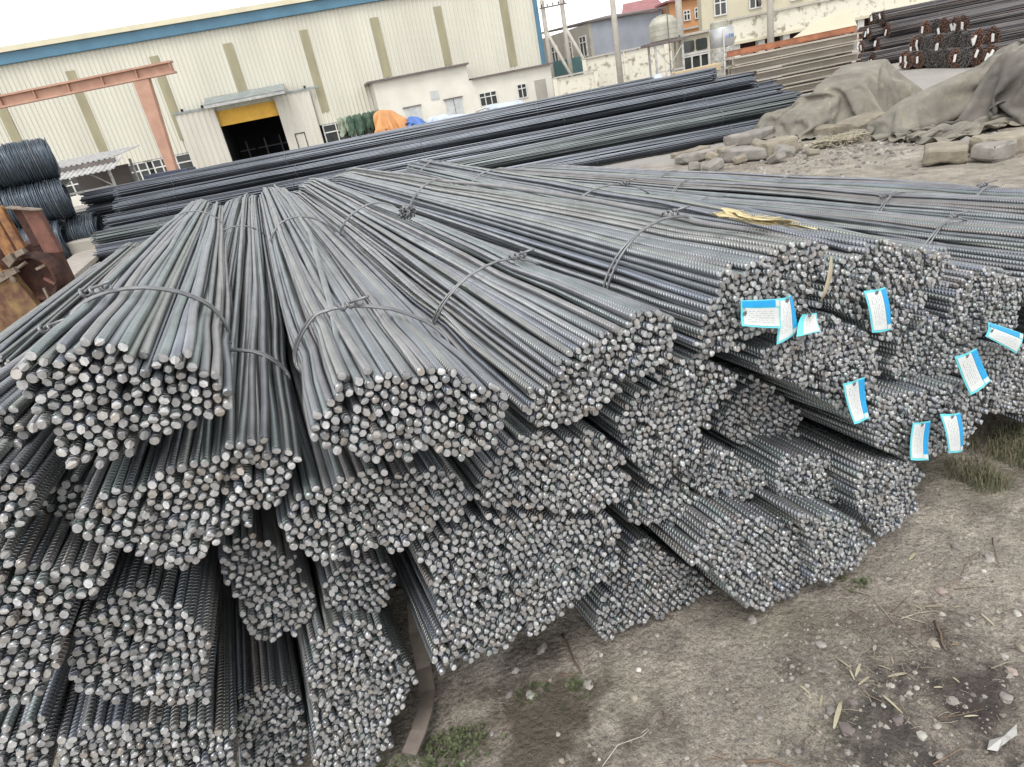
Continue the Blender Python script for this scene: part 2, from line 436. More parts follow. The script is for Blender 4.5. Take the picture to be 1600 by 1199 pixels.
def make_ground():
    mt, n, l, b = newmat('dirt_ground')
    g = n.new('ShaderNodeNewGeometry')
    pos = g.outputs['Position']
    big = noise(n, l, 1.3, 5, 0.6, pos, 0.4)
    mid = noise(n, l, 7, 6, 0.65, pos)
    fine = noise(n, l, 55, 5, 0.7, pos)
    c1 = ramp(n, l, big.outputs[0], [(0.3, (.20, .178, .152)), (0.48, (.37, .332, .286)), (0.68, (.48, .44, .385))])
    c2 = ramp(n, l, mid.outputs[0], [(0.3, (.5, .49, .48)), (0.62, (1.12, 1.1, 1.06))])
    c = mix(n, l, 0.8, c1.outputs[0], c2.outputs[0], 'MULTIPLY')
    c3 = ramp(n, l, fine.outputs[0], [(0.3, (.6, .6, .6)), (0.7, (1.25, 1.25, 1.25))])
    c = mix(n, l, 0.8, c, c3.outputs[0], 'MULTIPLY')
    grit = noise(n, l, 190, 3, 0.7, pos)
    c4 = ramp(n, l, grit.outputs[0], [(0.32, (.45, .44, .43)), (0.5, (1, 1, 1)), (0.68, (1.5, 1.48, 1.45))])
    c = mix(n, l, 0.75, c, c4.outputs[0], 'MULTIPLY')
    # charcoal-dark soil where rubbish was burnt
    sp = n.new('ShaderNodeSeparateXYZ')
    l.new(pos, sp.inputs[0])
    def blob(x, y, r, soft):
        dx = math_(n, l, 'SUBTRACT', sp.outputs[0], x)
        dy = math_(n, l, 'SUBTRACT', sp.outputs[1], y)
        d = math_(n, l, 'SQRT', math_(n, l, 'ADD', math_(n, l, 'MULTIPLY', dx, dx), math_(n, l, 'MULTIPLY', dy, dy)))
        d = math_(n, l, 'ADD', d, math_(n, l, 'MULTIPLY', math_(n, l, 'SUBTRACT', mid.outputs[0], 0.5), 0.8))
        k = n.new('ShaderNodeMapRange')
        k.inputs['From Min'].default_value = r - soft
        k.inputs['From Max'].default_value = r
        k.inputs['To Min'].default_value = 1
        k.inputs['To Max'].default_value = 0
        l.new(d, k.inputs['Value'])
        return k.outputs[0]
    for (x, y, r, s, col) in DARK_SOIL:
        c = mix(n, l, math_(n, l, 'MULTIPLY', blob(x, y, r, s), 0.8), c, col)
    # greenish algae stain on trodden earth
    al = noise(n, l, 2.3, 3, 0.5, pos)
    af = ramp(n, l, al.outputs[0], [(0.52, (0, 0, 0)), (0.7, (.35, .35, .35))])
    c = mix(n, l, af.outputs[0], c, (.17, .175, .115))
    # yard concrete far off
    yf = n.new('ShaderNodeMapRange')
    yf.inputs['From Min'].default_value = 10.6
    yf.inputs['From Max'].default_value = 11.6
    l.new(math_(n, l, 'ADD', sp.outputs[1], math_(n, l, 'MULTIPLY', big.outputs[0], 1.5)), yf.inputs['Value'])
    cc = mix(n, l, big.outputs[0], (.30, .28, .25), (.42, .40, .37))
    c = mix(n, l, yf.outputs[0], c, cc)
    l.new(c, b.inputs['Base Color'])
    b.inputs['Roughness'].default_value = 0.95
    b.inputs['Specular IOR Level'].default_value = 0.15
    vo = n.new('ShaderNodeTexVoronoi')
    vo.inputs['Scale'].default_value = 60
    l.new(pos, vo.inputs['Vector'])
    h = math_(n, l, 'ADD', math_(n, l, 'MULTIPLY', fine.outputs[0], 0.7), math_(n, l, 'MULTIPLY', mid.outputs[0], 1.2))
    h = math_(n, l, 'SUBTRACT', h, math_(n, l, 'MULTIPLY', vo.outputs['Distance'], 0.5))
    h = math_(n, l, 'ADD', h, math_(n, l, 'MULTIPLY', grit.outputs[0], 0.5))
    bump(n, l, b, h, 0.9, 0.02)
    return mt
DARK_SOIL = [(0.72, 0.98, 0.22, 0.2, (.05, .045, .045)), (0.95, 1.03, 0.2, 0.18, (.06, .05, .048)), (-0.1, 1.15, 0.3, 0.2, (.085, .07, .05)), (1.9, 1.7, 0.35, 0.25, (.10, .085, .06))]
M['ground'] = make_ground()

# ------------------------------------------------------------------ measured data (metres)
BUNDLE_SHAPES = {
 'L1': (1.2, [(-0.485, 1.301), (-0.404, 1.257), (-0.4, 1.227), (-0.413, 1.186), (-0.475, 1.14), (-0.545, 1.157)]),
 'L2': (1.12, [(-0.522, 1.169), (-0.428, 1.132), (-0.409, 1.117), (-0.402, 1.082), (-0.421, 1.047), (-0.448, 1.016), (-0.489, 1.005), (-0.572, 1.047)]),
 'L3': (1.27, [(-0.448, 1.008), (-0.413, 1.03), (-0.379, 1.009), (-0.387, 0.966), (-0.422, 0.946), (-0.454, 0.887), (-0.511, 0.898), (-0.53, 0.926), (-0.483, 0.975)]),
 'B1': (1.1, [(-0.363, 1.257), (-0.351, 1.266), (-0.325, 1.282), (-0.284, 1.285), (-0.261, 1.286), (-0.222, 1.27), (-0.202, 1.255), (-0.174, 1.238), (-0.122, 1.222), (-0.108, 1.189), (-0.093, 1.163), (-0.087, 1.133), (-0.1, 1.101), (-0.135, 1.094), (-0.189, 1.088), (-0.241, 1.082), (-0.283, 1.075), (-0.318, 1.089), (-0.348, 1.105), (-0.356, 1.137), (-0.367, 1.178), (-0.361, 1.213), (-0.363, 1.24)]),
 'B2': (1.13, [(-0.381, 1.016), (-0.349, 1.023), (-0.297, 1.022), (-0.272, 1.036), (-0.236, 1.033), (-0.202, 1.036), (-0.166, 1.03), (-0.132, 1.033), (-0.105, 1.037), (-0.065, 1.021), (-0.05, 0.995), (-0.022, 0.972), (-0.032, 0.944), (-0.059, 0.921), (-0.086, 0.883), (-0.139, 0.865), (-0.211, 0.856), (-0.23, 0.83), (-0.279, 0.831), (-0.322, 0.869), (-0.343, 0.899), (-0.383, 0.935), (-0.399, 0.966)]),
 'B3': (1.03, [(0.0, 1.064), (0.016, 1.07), (0.034, 1.087), (0.079, 1.127), (0.127, 1.121), (0.195, 1.097), (0.24, 1.088), (0.283, 1.06), (0.34, 1.027), (0.362, 0.993), (0.354, 0.957), (0.339, 0.929), (0.323, 0.899), (0.296, 0.889), (0.249, 0.885), (0.211, 0.918), (0.152, 0.932), (0.107, 0.946), (0.065, 0.966), (0.038, 0.991), (0.008, 1.001), (-0.002, 1.033)]),
 'B4': (1.1, [(0.413, 0.913), (0.435, 0.945), (0.477, 0.959), (0.501, 0.98), (0.523, 0.985), (0.57, 0.994), (0.611, 1.015), (0.658, 1.014), (0.704, 1.029), (0.736, 1.023), (0.775, 1.017), (0.796, 0.987), (0.814, 0.94), (0.803, 0.917), (0.774, 0.883), (0.725, 0.873), (0.69, 0.862), (0.643, 0.857), (0.583, 0.826), (0.528, 0.828), (0.48, 0.83), (0.443, 0.854), (0.418, 0.885)]),
 'B5': (1.12, [(0.865, 0.902), (0.875, 0.938), (0.896, 0.971), (0.929, 1.007), (0.958, 1.039), (1.005, 1.049), (1.062, 1.048), (1.12, 1.059), (1.189, 1.053), (1.272, 1.028), (1.29, 0.991), (1.274, 0.95), (1.238, 0.924), (1.232, 0.884), (1.207, 0.875), (1.169, 0.878), (1.148, 0.851), (1.096, 0.851), (1.046, 0.859), (1.005, 0.838), (0.947, 0.845), (0.91, 0.854), (0.877, 0.877)]),
 'B6': (1.16, [(1.343, 0.951), (1.383, 0.952), (1.427, 0.954), (1.448, 0.974), (1.474, 0.977), (1.524, 0.968), (1.601, 0.933), (1.656, 0.91), (1.719, 0.893), (1.813, 0.863), (1.83, 0.806), (1.788, 0.799), (1.799, 0.755), (1.723, 0.762), (1.72, 0.722), (1.679, 0.709), (1.634, 0.681), (1.608, 0.652), (1.548, 0.668), (1.505, 0.702), (1.449, 0.76), (1.397, 0.796), (1.371, 0.819), (1.299, 0.869), (1.309, 0.901), (1.326, 0.929)]),
 'B7': (1.2, [(1.892, 0.698), (1.921, 0.73), (1.962, 0.747), (1.996, 0.751), (2.035, 0.749), (2.094, 0.724), (2.163, 0.69), (2.245, 0.637), (2.25, 0.542), (2.25, 0.435), (2.25, 0.394), (2.25, 0.417), (2.182, 0.477), (2.093, 0.524), (2.065, 0.504), (2.005, 0.49), (1.925, 0.512), (1.884, 0.552), (1.871, 0.6), (1.883, 0.638)]),
 'B8': (1.13, [(-0.085, 0.868), (-0.06, 0.892), (-0.024, 0.903), (0.022, 0.892), (0.08, 0.889), (0.159, 0.851), (0.201, 0.841), (0.258, 0.8), (0.277, 0.755), (0.268, 0.716), (0.228, 0.698), (0.145, 0.688), (0.091, 0.672), (0.018, 0.71), (-0.026, 0.713), (-0.063, 0.72), (-0.088, 0.762), (-0.106, 0.803), (-0.106, 0.841)]),
 'B9': (1.13, [(0.285, 0.75), (0.305, 0.774), (0.343, 0.806), (0.37, 0.831), (0.433, 0.834), (0.477, 0.803), (0.519, 0.781), (0.578, 0.782), (0.608, 0.754), (0.642, 0.684), (0.662, 0.628), (0.655, 0.572), (0.624, 0.548), (0.553, 0.563), (0.471, 0.597), (0.382, 0.654), (0.307, 0.677), (0.277, 0.712)]),
 'B10': (1.15, [(0.649, 0.771), (0.657, 0.751), (0.662, 0.731), (0.672, 0.701), (0.682, 0.651), (0.702, 0.615), (0.716, 0.571), (0.754, 0.531), (0.812, 0.544), (0.871, 0.573), (0.894, 0.605), (0.917, 0.649), (0.927, 0.671), (0.964, 0.688), (0.998, 0.692), (1.012, 0.727), (1.017, 0.756), (0.952, 0.812), (0.927, 0.844), (0.891, 0.853), (0.856, 0.86), (0.822, 0.855), (0.764, 0.832), (0.704, 0.813)]),
 'B11': (1.12, [(1.055, 0.822), (1.077, 0.807), (1.098, 0.814), (1.152, 0.817), (1.182, 0.821), (1.21, 0.821), (1.26, 0.819), (1.277, 0.84), (1.324, 0.818), (1.369, 0.786), (1.421, 0.745), (1.473, 0.713), (1.478, 0.681), (1.484, 0.638), (1.494, 0.599), (1.49, 0.563), (1.492, 0.531), (1.452, 0.519), (1.439, 0.483), (1.364, 0.502), (1.335, 0.536), (1.303, 0.57), (1.264, 0.61), (1.216, 0.65), (1.169, 0.687), (1.113, 0.711), (1.086, 0.736), (1.06, 0.773)]),
 'B12': (1.18, [(1.607, 0.571), (1.631, 0.604), (1.668, 0.639), (1.725, 0.666), (1.776, 0.676), (1.825, 0.64), (1.828, 0.581), (1.895, 0.517), (1.964, 0.498), (2.05, 0.499), (2.086, 0.423), (2.045, 0.386), (1.942, 0.411), (1.848, 0.433), (1.787, 0.451), (1.715, 0.459), (1.656, 0.485), (1.619, 0.531)]),
 'B13': (1.17, [(2.074, 0.418), (2.089, 0.459), (2.152, 0.461), (2.242, 0.424), (2.36, 0.356), (2.36, 0.26), (2.36, 0.068), (2.36, 0.043), (2.31, 0.127), (2.212, 0.179), (2.141, 0.193), (2.088, 0.246), (2.068, 0.315), (2.079, 0.358)]),
 'C1': (1.12, [(-0.538, 1.011), (-0.487, 0.989), (-0.476, 0.959), (-0.456, 0.948), (-0.428, 0.931), (-0.406, 0.938), (-0.376, 0.916), (-0.369, 0.891), (-0.395, 0.86), (-0.445, 0.852), (-0.475, 0.811), (-0.509, 0.756), (-0.536, 0.719), (-0.564, 0.706), (-0.608, 0.709), (-0.662, 0.743)]),
 'C2': (1.17, [(-0.483, 0.788), (-0.451, 0.815), (-0.428, 0.809), (-0.411, 0.823), (-0.374, 0.822), (-0.352, 0.8), (-0.338, 0.786), (-0.32, 0.744), (-0.314, 0.698), (-0.306, 0.666), (-0.302, 0.643), (-0.319, 0.583), (-0.342, 0.537), (-0.351, 0.493), (-0.371, 0.487), (-0.416, 0.521), (-0.477, 0.579), (-0.531, 0.639), (-0.553, 0.657), (-0.544, 0.685), (-0.524, 0.716), (-0.504, 0.747)]),
 'C3': (1.3, [(-0.237, 0.757), (-0.268, 0.659), (-0.259, 0.636), (-0.255, 0.606), (-0.261, 0.562), (-0.258, 0.501), (-0.238, 0.462), (-0.202, 0.454), (-0.157, 0.467), (-0.12, 0.485), (-0.101, 0.566), (-0.109, 0.628), (-0.139, 0.671), (-0.161, 0.744), (-0.204, 0.757)]),
 'C4': (1.28, [(-0.06, 0.597), (-0.032, 0.601), (0.018, 0.597), (0.063, 0.56), (0.079, 0.512), (0.067, 0.458), (0.034, 0.426), (0.008, 0.418), (-0.03, 0.453), (-0.076, 0.456), (-0.09, 0.498), (-0.081, 0.561)]),
 'C5': (1.15, [(0.121, 0.653), (0.188, 0.657), (0.239, 0.667), (0.28, 0.67), (0.306, 0.616), (0.315, 0.537), (0.315, 0.44), (0.319, 0.356), (0.309, 0.277), (0.271, 0.268), (0.212, 0.273), (0.15, 0.285), (0.097, 0.311), (0.088, 0.338), (0.11, 0.39), (0.13, 0.418), (0.133, 0.484), (0.132, 0.542), (0.128, 0.608)]),
 'C6': (1.3, [(1.164, 0.651), (1.21, 0.631), (1.257, 0.589), (1.291, 0.551), (1.331, 0.505), (1.383, 0.45), (1.394, 0.419), (1.373, 0.395), (1.378, 0.36), (1.317, 0.343), (1.265, 0.337), (1.196, 0.366), (1.173, 0.399), (1.13, 0.439), (1.095, 0.467), (1.071, 0.498), (1.059, 0.525), (1.07, 0.554), (1.104, 0.571), (1.137, 0.579), (1.162, 0.611)]),
 'C7': (1.1, [(1.445, 0.408), (1.442, 0.459), (1.454, 0.506), (1.481, 0.536), (1.533, 0.529), (1.584, 0.515), (1.651, 0.485), (1.698, 0.483), (1.754, 0.477), (1.829, 0.452), (1.908, 0.421), (1.938, 0.354), (1.936, 0.297), (1.92, 0.251), (1.889, 0.216), (1.838, 0.208), (1.716, 0.236), (1.625, 0.261), (1.545, 0.309), (1.485, 0.366)]),
 'C8': (1.19, [(0.86, 0.506), (0.904, 0.531), (0.927, 0.553), (0.98, 0.537), (1.012, 0.514), (1.037, 0.479), (1.065, 0.45), (1.103, 0.424), (1.14, 0.393), (1.158, 0.356), (1.155, 0.326), (1.107, 0.319), (1.067, 0.322), (0.981, 0.371), (0.927, 0.392), (0.893, 0.441), (0.846, 0.492)]),
 'C9': (1.18, [(0.658, 0.483), (0.701, 0.513), (0.732, 0.524), (0.768, 0.488), (0.827, 0.498), (0.879, 0.445), (0.904, 0.404), (0.889, 0.383), (0.873, 0.376), (0.836, 0.372), (0.794, 0.371), (0.738, 0.395), (0.7, 0.418), (0.672, 0.439)]),
 'C10': (1.15, [(0.293, 0.667), (0.357, 0.646), (0.432, 0.602), (0.519, 0.552), (0.596, 0.522), (0.625, 0.481), (0.616, 0.358), (0.55, 0.334), (0.499, 0.309), (0.46, 0.306), (0.408, 0.271), (0.351, 0.262), (0.317, 0.272), (0.327, 0.351), (0.325, 0.444), (0.322, 0.537), (0.315, 0.615)]),
 'E1': (1.16, [(1.143, 0.37), (1.163, 0.403), (1.187, 0.433), (1.247, 0.42), (1.329, 0.379), (1.408, 0.325), (1.438, 0.254), (1.45, 0.177), (1.421, 0.154), (1.366, 0.192), (1.318, 0.225), (1.255, 0.26), (1.166, 0.3), (1.143, 0.342)]),
 'D0': (1.22, [(-0.754, 0.648), (-0.673, 0.588), (-0.646, 0.601), (-0.63, 0.596), (-0.623, 0.57), (-0.643, 0.519), (-0.674, 0.457), (-0.719, 0.394), (-0.829, 0.488)]),
 'D1': (1.2, [(-0.629, 0.527), (-0.598, 0.551), (-0.552, 0.541), (-0.506, 0.511), (-0.46, 0.474), (-0.411, 0.438), (-0.364, 0.404), (-0.349, 0.352), (-0.388, 0.242), (-0.465, 0.182), (-0.599, 0.276), (-0.676, 0.406)]),
 'D2': (1.33, [(-0.344, 0.332), (-0.32, 0.359), (-0.26, 0.327), (-0.229, 0.245), (-0.241, 0.15), (-0.271, 0.067), (-0.317, 0.012), (-0.429, 0.042), (-0.409, 0.15), (-0.372, 0.263)]),
 'D3': (1.24, [(-0.124, 0.493), (-0.089, 0.487), (-0.034, 0.469), (0.007, 0.449), (0.009, 0.402), (0.027, 0.349), (0.043, 0.285), (0.044, 0.21), (0.015, 0.179), (-0.017, 0.154), (-0.047, 0.105), (-0.068, 0.047), (-0.111, 0.029), (-0.156, 0.012), (-0.255, 0.045), (-0.241, 0.155), (-0.203, 0.264), (-0.178, 0.376), (-0.145, 0.457)]),
 'D4': (1.23, [(0.662, 0.273), (0.698, 0.321), (0.732, 0.322), (0.783, 0.278), (0.817, 0.219), (0.872, 0.146), (0.905, 0.112), (0.95, 0.041), (0.92, 0.02), (0.889, 0.012), (0.853, 0.012), (0.804, 0.012), (0.761, 0.012), (0.698, 0.036), (0.644, 0.031), (0.577, 0.024), (0.556, 0.062), (0.549, 0.096), (0.551, 0.153), (0.565, 0.178), (0.589, 0.202), (0.603, 0.236), (0.63, 0.249)]),
 'D5': (1.08, [(0.766, 0.339), (0.782, 0.383), (0.819, 0.393), (0.846, 0.424), (0.891, 0.419), (0.928, 0.389), (0.966, 0.378), (1.045, 0.345), (1.071, 0.306), (1.12, 0.291), (1.155, 0.226), (1.185, 0.177), (1.186, 0.134), (1.192, 0.066), (1.182, 0.012), (1.127, 0.013), (1.089, 0.012), (1.009, 0.021), (0.94, 0.078), (0.902, 0.142), (0.873, 0.207), (0.839, 0.281), (0.795, 0.291)]),
 'D6': (1.04, [(1.09, 0.347), (1.14, 0.331), (1.182, 0.311), (1.233, 0.28), (1.271, 0.249), (1.336, 0.203), (1.378, 0.143), (1.392, 0.062), (1.353, 0.045), (1.288, 0.028), (1.234, 0.043), (1.166, 0.054), (1.157, 0.114), (1.151, 0.18), (1.151, 0.225), (1.127, 0.273)]),
 'D7': (1.08, [(1.357, 0.332), (1.373, 0.362), (1.418, 0.364), (1.5, 0.314), (1.584, 0.282), (1.638, 0.244), (1.66, 0.207), (1.635, 0.173), (1.647, 0.094), (1.625, 0.06), (1.549, 0.044), (1.48, 0.056), (1.441, 0.103), (1.399, 0.181), (1.367, 0.238)]),
}
FAR_POINTS = {'B1': (-0.101, 1.052), 'B2': (0.218, 1.035), 'B3': (0.479, 1.055), 'B4': (0.748, 1.041), 'B5': (1.057, 1.008), 'L1': (-0.179, 1.019), 'L2': (-0.651, 0.966), 'C1': (-1.051, 0.828), 'L3': (-0.862, 0.873)}
STONES = [(1.085, 1.336, 0.0279, 'pink'), (0.951, 1.17, 0.0256, 'tan'), (1.292, 1.416, 0.0257, 'grey'), (1.246, 1.376, 0.0139, 'white'), (1.22, 1.398, 0.0115, 'grey'), (1.181, 1.363, 0.0151, 'grey'), (1.243, 1.492, 0.018, 'grey'), (1.158, 1.183, 0.016, 'grey'), (1.142, 1.113, 0.0193, 'tan'), (1.086, 1.099, 0.0164, 'grey'), (1.065, 1.054, 0.0213, 'pink'), (1.003, 0.99, 0.0231, 'grey'), (0.888, 1.011, 0.0208, 'grey'), (0.817, 0.962, 0.0141, 'grey'), (0.769, 0.945, 0.021, 'pale'), (0.742, 0.991, 0.0205, 'dark'), (0.67, 1.056, 0.0213, 'dark'), (0.608, 1.051, 0.0186, 'grey'), (0.616, 0.99, 0.0267, 'dark'), (0.487, 0.968, 0.0162, 'grey'), (0.686, 1.238, 0.0189, 'grey'), (0.671, 1.25, 0.0119, 'grey'), (0.547, 1.364, 0.0251, 'grey'), (0.783, 1.083, 0.013, 'pale'), (0.836, 1.064, 0.0107, 'pale'), (0.733, 1.035, 0.0095, 'pale'), (0.73, 0.91, 0.0098, 'grey'), (0.667, 1.118, 0.0094, 'grey'), (0.313, 1.107, 0.0165, 'grey'), (0.437, 1.069, 0.014, 'grey'), (1.214, 1.215, 0.0151, 'pale'), (1.129, 1.446, 0.0118, 'grey'), (0.844, 0.845, 0.0122, 'grey'), (0.584, 0.899, 0.0194, 'pale'), (-0.071, 1.417, 0.0271, 'grey'), (-0.123, 1.269, 0.0216, 'pale'), (-0.182, 1.29, 0.0182, 'grey'), (-0.157, 1.367, 0.0226, 'grey'), (-0.016, 1.272, 0.0132, 'tan'), (0.04, 1.259, 0.0274, 'grey'), (0.187, 1.274, 0.012, 'white'), (0.153, 1.19, 0.0149, 'tan'), (-0.063, 1.305, 0.0134, 'tan'), (0.22, 1.327, 0.0111, 'pale'), (-0.064, 1.13, 0.0094, 'grey'), (-0.238, 1.177, 0.0114, 'grey'), (-0.065, 1.053, 0.0128, 'tan'), (-0.314, 1.114, 0.0088, 'pale'), (0.026, 1.036, 0.0084, 'white'), (-0.49, 1.167, 0.0193, 'pink'), (0.096, 1.35, 0.0125, 'pale'), (0.27, 1.379, 0.0101, 'grey')]
LEAVES = [(0.699, 1.19, 0.717, 1.147, 0.12), (0.712, 1.148, 0.707, 1.115, 0.14), (0.715, 1.123, 0.75, 1.159, 0.16), (0.708, 1.098, 0.749, 1.115, 0.16), (0.572, 1.131, 0.582, 1.102, 0.2), (0.589, 1.062, 0.613, 1.094, 0.15), (0.591, 1.001, 0.647, 1.067, 0.16), (0.745, 1.063, 0.761, 1.004, 0.12), (0.786, 1.143, 0.807, 1.121, 0.14), (0.833, 1.163, 0.823, 1.138, 0.18), (1.088, 1.473, 1.125, 1.498, 0.25), (1.13, 1.238, 1.132, 1.19, 0.15), (0.995, 1.296, 0.998, 1.283, 0.3), (0.788, 1.105, 0.837, 1.103, 0.2), (1.011, 1.292, 1.054, 1.282, 0.15), (1.083, 1.272, 1.1, 1.27, 0.3), (0.884, 0.967, 0.913, 0.961, 0.13), (0.871, 1.052, 0.889, 1.047, 0.2), (0.929, 1.068, 0.933, 1.05, 0.2), (0.867, 1.166, 0.871, 1.15, 0.25), (0.993, 1.293, 0.99, 1.302, 0.3)]
TWIGS = [([(0.85, 1.422), (0.899, 1.362), (0.9, 1.293), (0.903, 1.259)], 0.002), ([(0.82, 1.336), (0.85, 1.282)], 0.0015), ([(1.179, 1.377), (1.256, 1.437), (1.296, 1.455)], 0.0015), ([(1.375, 1.504), (1.338, 1.452), (1.306, 1.392)], 0.0018), ([(0.906, 1.291), (0.991, 1.336)], 0.0018), ([(1.005, 1.24), (0.986, 1.191), (0.967, 1.144)], 0.004), ([(0.985, 1.161), (1.018, 1.16)], 0.002), ([(0.921, 1.287), (0.98, 1.239)], 0.002), ([(0.928, 1.269), (1.034, 1.273)], 0.002), ([(0.827, 0.977), (0.939, 0.975)], 0.002), ([(0.501, 0.97), (0.516, 0.989), (0.536, 1.002)], 0.0015), ([(0.275, 0.986), (0.304, 0.982), (0.328, 0.964)], 0.0018), ([(0.359, 0.963), (0.415, 0.951), (0.46, 0.928)], 0.004), ([(1.127, 1.333), (1.215, 1.316)], 0.0015), ([(0.705, 1.079), (0.741, 1.039)], 0.0015), ([(1.031, 1.072), (1.113, 1.079)], 0.002), ([(0.9, 1.198), (0.908, 1.166)], 0.0015), ([(1.122, 1.352), (1.181, 1.363)], 0.0015), ([(0.54, 1.025), (0.565, 0.973)], 0.0015), ([(0.749, 0.88), (0.847, 0.906)], 0.002), ([(1.29, 1.447), (1.299, 1.374)], 0.0015), ([(-0.003, 1.451), (0.008, 1.397), (0.029, 1.298)], 0.0046), ([(-0.209, 1.174), (-0.157, 1.228)], 0.0015), ([(-0.043, 1.315), (0.022, 1.296)], 0.0025), ([(-0.154, 1.262), (-0.126, 1.242)], 0.0015), ([(-0.401, 1.357), (-0.343, 1.366)], 0.0015)]
CURL = [(0.03, 1.016), (0.078, 1.059), (0.142, 1.075), (0.165, 1.085), (0.161, 1.093), (0.143, 1.08)]
STRAW = [(-0.263, 1.295, 0.0647, 'y'), (-0.061, 1.366, 0.0857, 'r'), (0.048, 1.403, 0.0493, 'y'), (0.969, 1.266, 0.0708, 'r'), (0.993, 1.189, 0.051, 'y'), (0.913, 1.323, 0.0547, 'y'), (0.821, 1.131, 0.0758, 'y'), (1.618, 1.837, 0.1031, 'y'), (1.438, 1.736, 0.066, 'y'), (0.76, 1.005, 0.092, 'y')]
WEEDS = [(-0.202, 1.37, 0.0634), (-0.236, 1.34, 0.0441), (-0.138, 1.301, 0.0361), (0.004, 1.246, 0.028), (-0.374, 1.314, 0.0363), (-0.361, 1.241, 0.0385), (-0.365, 1.152, 0.0667), (-0.411, 1.132, 0.066), (-0.331, 1.17, 0.0404), (0.903, 1.435, 0.0231), (-0.526, 1.151, 0.05)]
GRASS = [(1.729, 1.933, 0.0809), (1.754, 1.875, 0.0698), (1.538, 1.824, 0.0684), (1.545, 1.758, 0.0577), (1.848, 1.984, 0.0631)]
TAGS = [('a', 1.085, 'top', [(0.968, 0.982), (1.089, 0.948), (1.086, 0.876), (0.96, 0.925)]), ('b', 1.1, 'right', [(1.096, 0.944), (1.138, 0.94), (1.15, 0.847), (1.078, 0.835)]), ('c', 1.09, 'none', [(1.164, 0.885), (1.228, 0.865), (1.218, 0.824), (1.123, 0.846)]), ('d', 1.12, 'right', [(1.406, 0.867), (1.489, 0.853), (1.504, 0.732), (1.428, 0.747)]), ('e', 1.085, 'right', [(1.299, 0.65), (1.392, 0.632), (1.395, 0.512), (1.324, 0.526)]), ('f', 1.07, 'right', [(1.713, 0.591), (1.822, 0.578), (1.894, 0.45), (1.791, 0.444)]), ('g', 1.15, 'top', [(1.995, 0.587), (2.191, 0.483), (2.141, 0.434), (1.966, 0.552)]), ('h', 1.06, 'right', [(1.551, 0.443), (1.643, 0.408), (1.625, 0.288), (1.53, 0.335)]), ('i', 1.06, 'right', [(1.671, 0.423), (1.765, 0.391), (1.773, 0.261), (1.707, 0.282)])]
BLOCKS = [((3.216, 9.988), (3.776, 10.05), 0.35, 0.16, 'c'), ((3.365, 10.686), (3.952, 10.787), 0.3, 0.12, 'w'), ((4.25, 10.527), (5.422, 11.002), 0.3, 0.22, 'c'), ((3.582, 9.493), (4.062, 9.009), 0.35, 0.2, 'c'), ((4.07, 8.989), (4.567, 9.082), 0.35, 0.26, 'w'), ((5.275, 10.132), (5.584, 9.671), 0.3, 0.17, 'w'), ((5.481, 9.169), (6.098, 9.464), 0.45, 0.28, 'w'), ((4.68, 6.709), (4.986, 6.473), 0.4, 0.2, 'w'), ((5.035, 6.512), (5.085, 6.244), 0.3, 0.2, 'c'), ((5.228, 6.359), (5.792, 6.406), 0.4, 0.22, 'w'), ((3.762, 10.335), (3.999, 10.109), 0.25, 0.13, 'w'), ((4.754, 12.601), (5.295, 12.625), 0.3, 0.16, 'c')]
FAR_ROW = [(12.182, 18.569, 0.2), (11.1, 16.506, 0.52), (11.829, 17.262, 0.2), (8.464, 12.143, 0.95), (10.391, 14.724, 0.5), (11.851, 16.476, 0.2), (10.88, 14.92, 0.55), (10.534, 14.203, 0.6), (11.891, 15.751, 0.25), (11.698, 15.14, 0.25), (10.299, 13.277, 0.6), (11.735, 14.794, 0.35), (11.045, 13.751, 0.5), (11.65, 13.961, 0.7), (14.786, 24.955, 0.42), (14.39, 23.535, 0.5), (14.638, 24.296, 0.2)]

# ------------------------------------------------------------------ ground (one sheet to the horizon)
_gr = np.random.default_rng(5)
_W = [(f * math.cos(t), f * math.sin(t), ph, .030 / f ** 1.05) for f in (2.0, 3.3, 5.1, 8.3, 13, 20) for t, ph in zip(_gr.uniform(0, 6.28, 3), _gr.uniform(0, 6.28, 3))]
_WF = [(f * math.cos(t), f * math.sin(t), ph, .075 / f ** 1.05) for f in (34, 52, 80, 125, 190) for t, ph in zip(_gr.uniform(0, 6.28, 6), _gr.uniform(0, 6.28, 6))]
def relief(X, Y):
    near = 1.0 / (1.0 + np.maximum(0, (np.hypot(X, Y) - 12) / 6) ** 2)
    Z = sum(a * np.sin(kx * X + ky * Y + ph) for kx, ky, ph, a in _W)
    return Z * near * .55 - 0.012
def gz(x, y):
    return float(relief(np.array([x]), np.array([y]))[0])

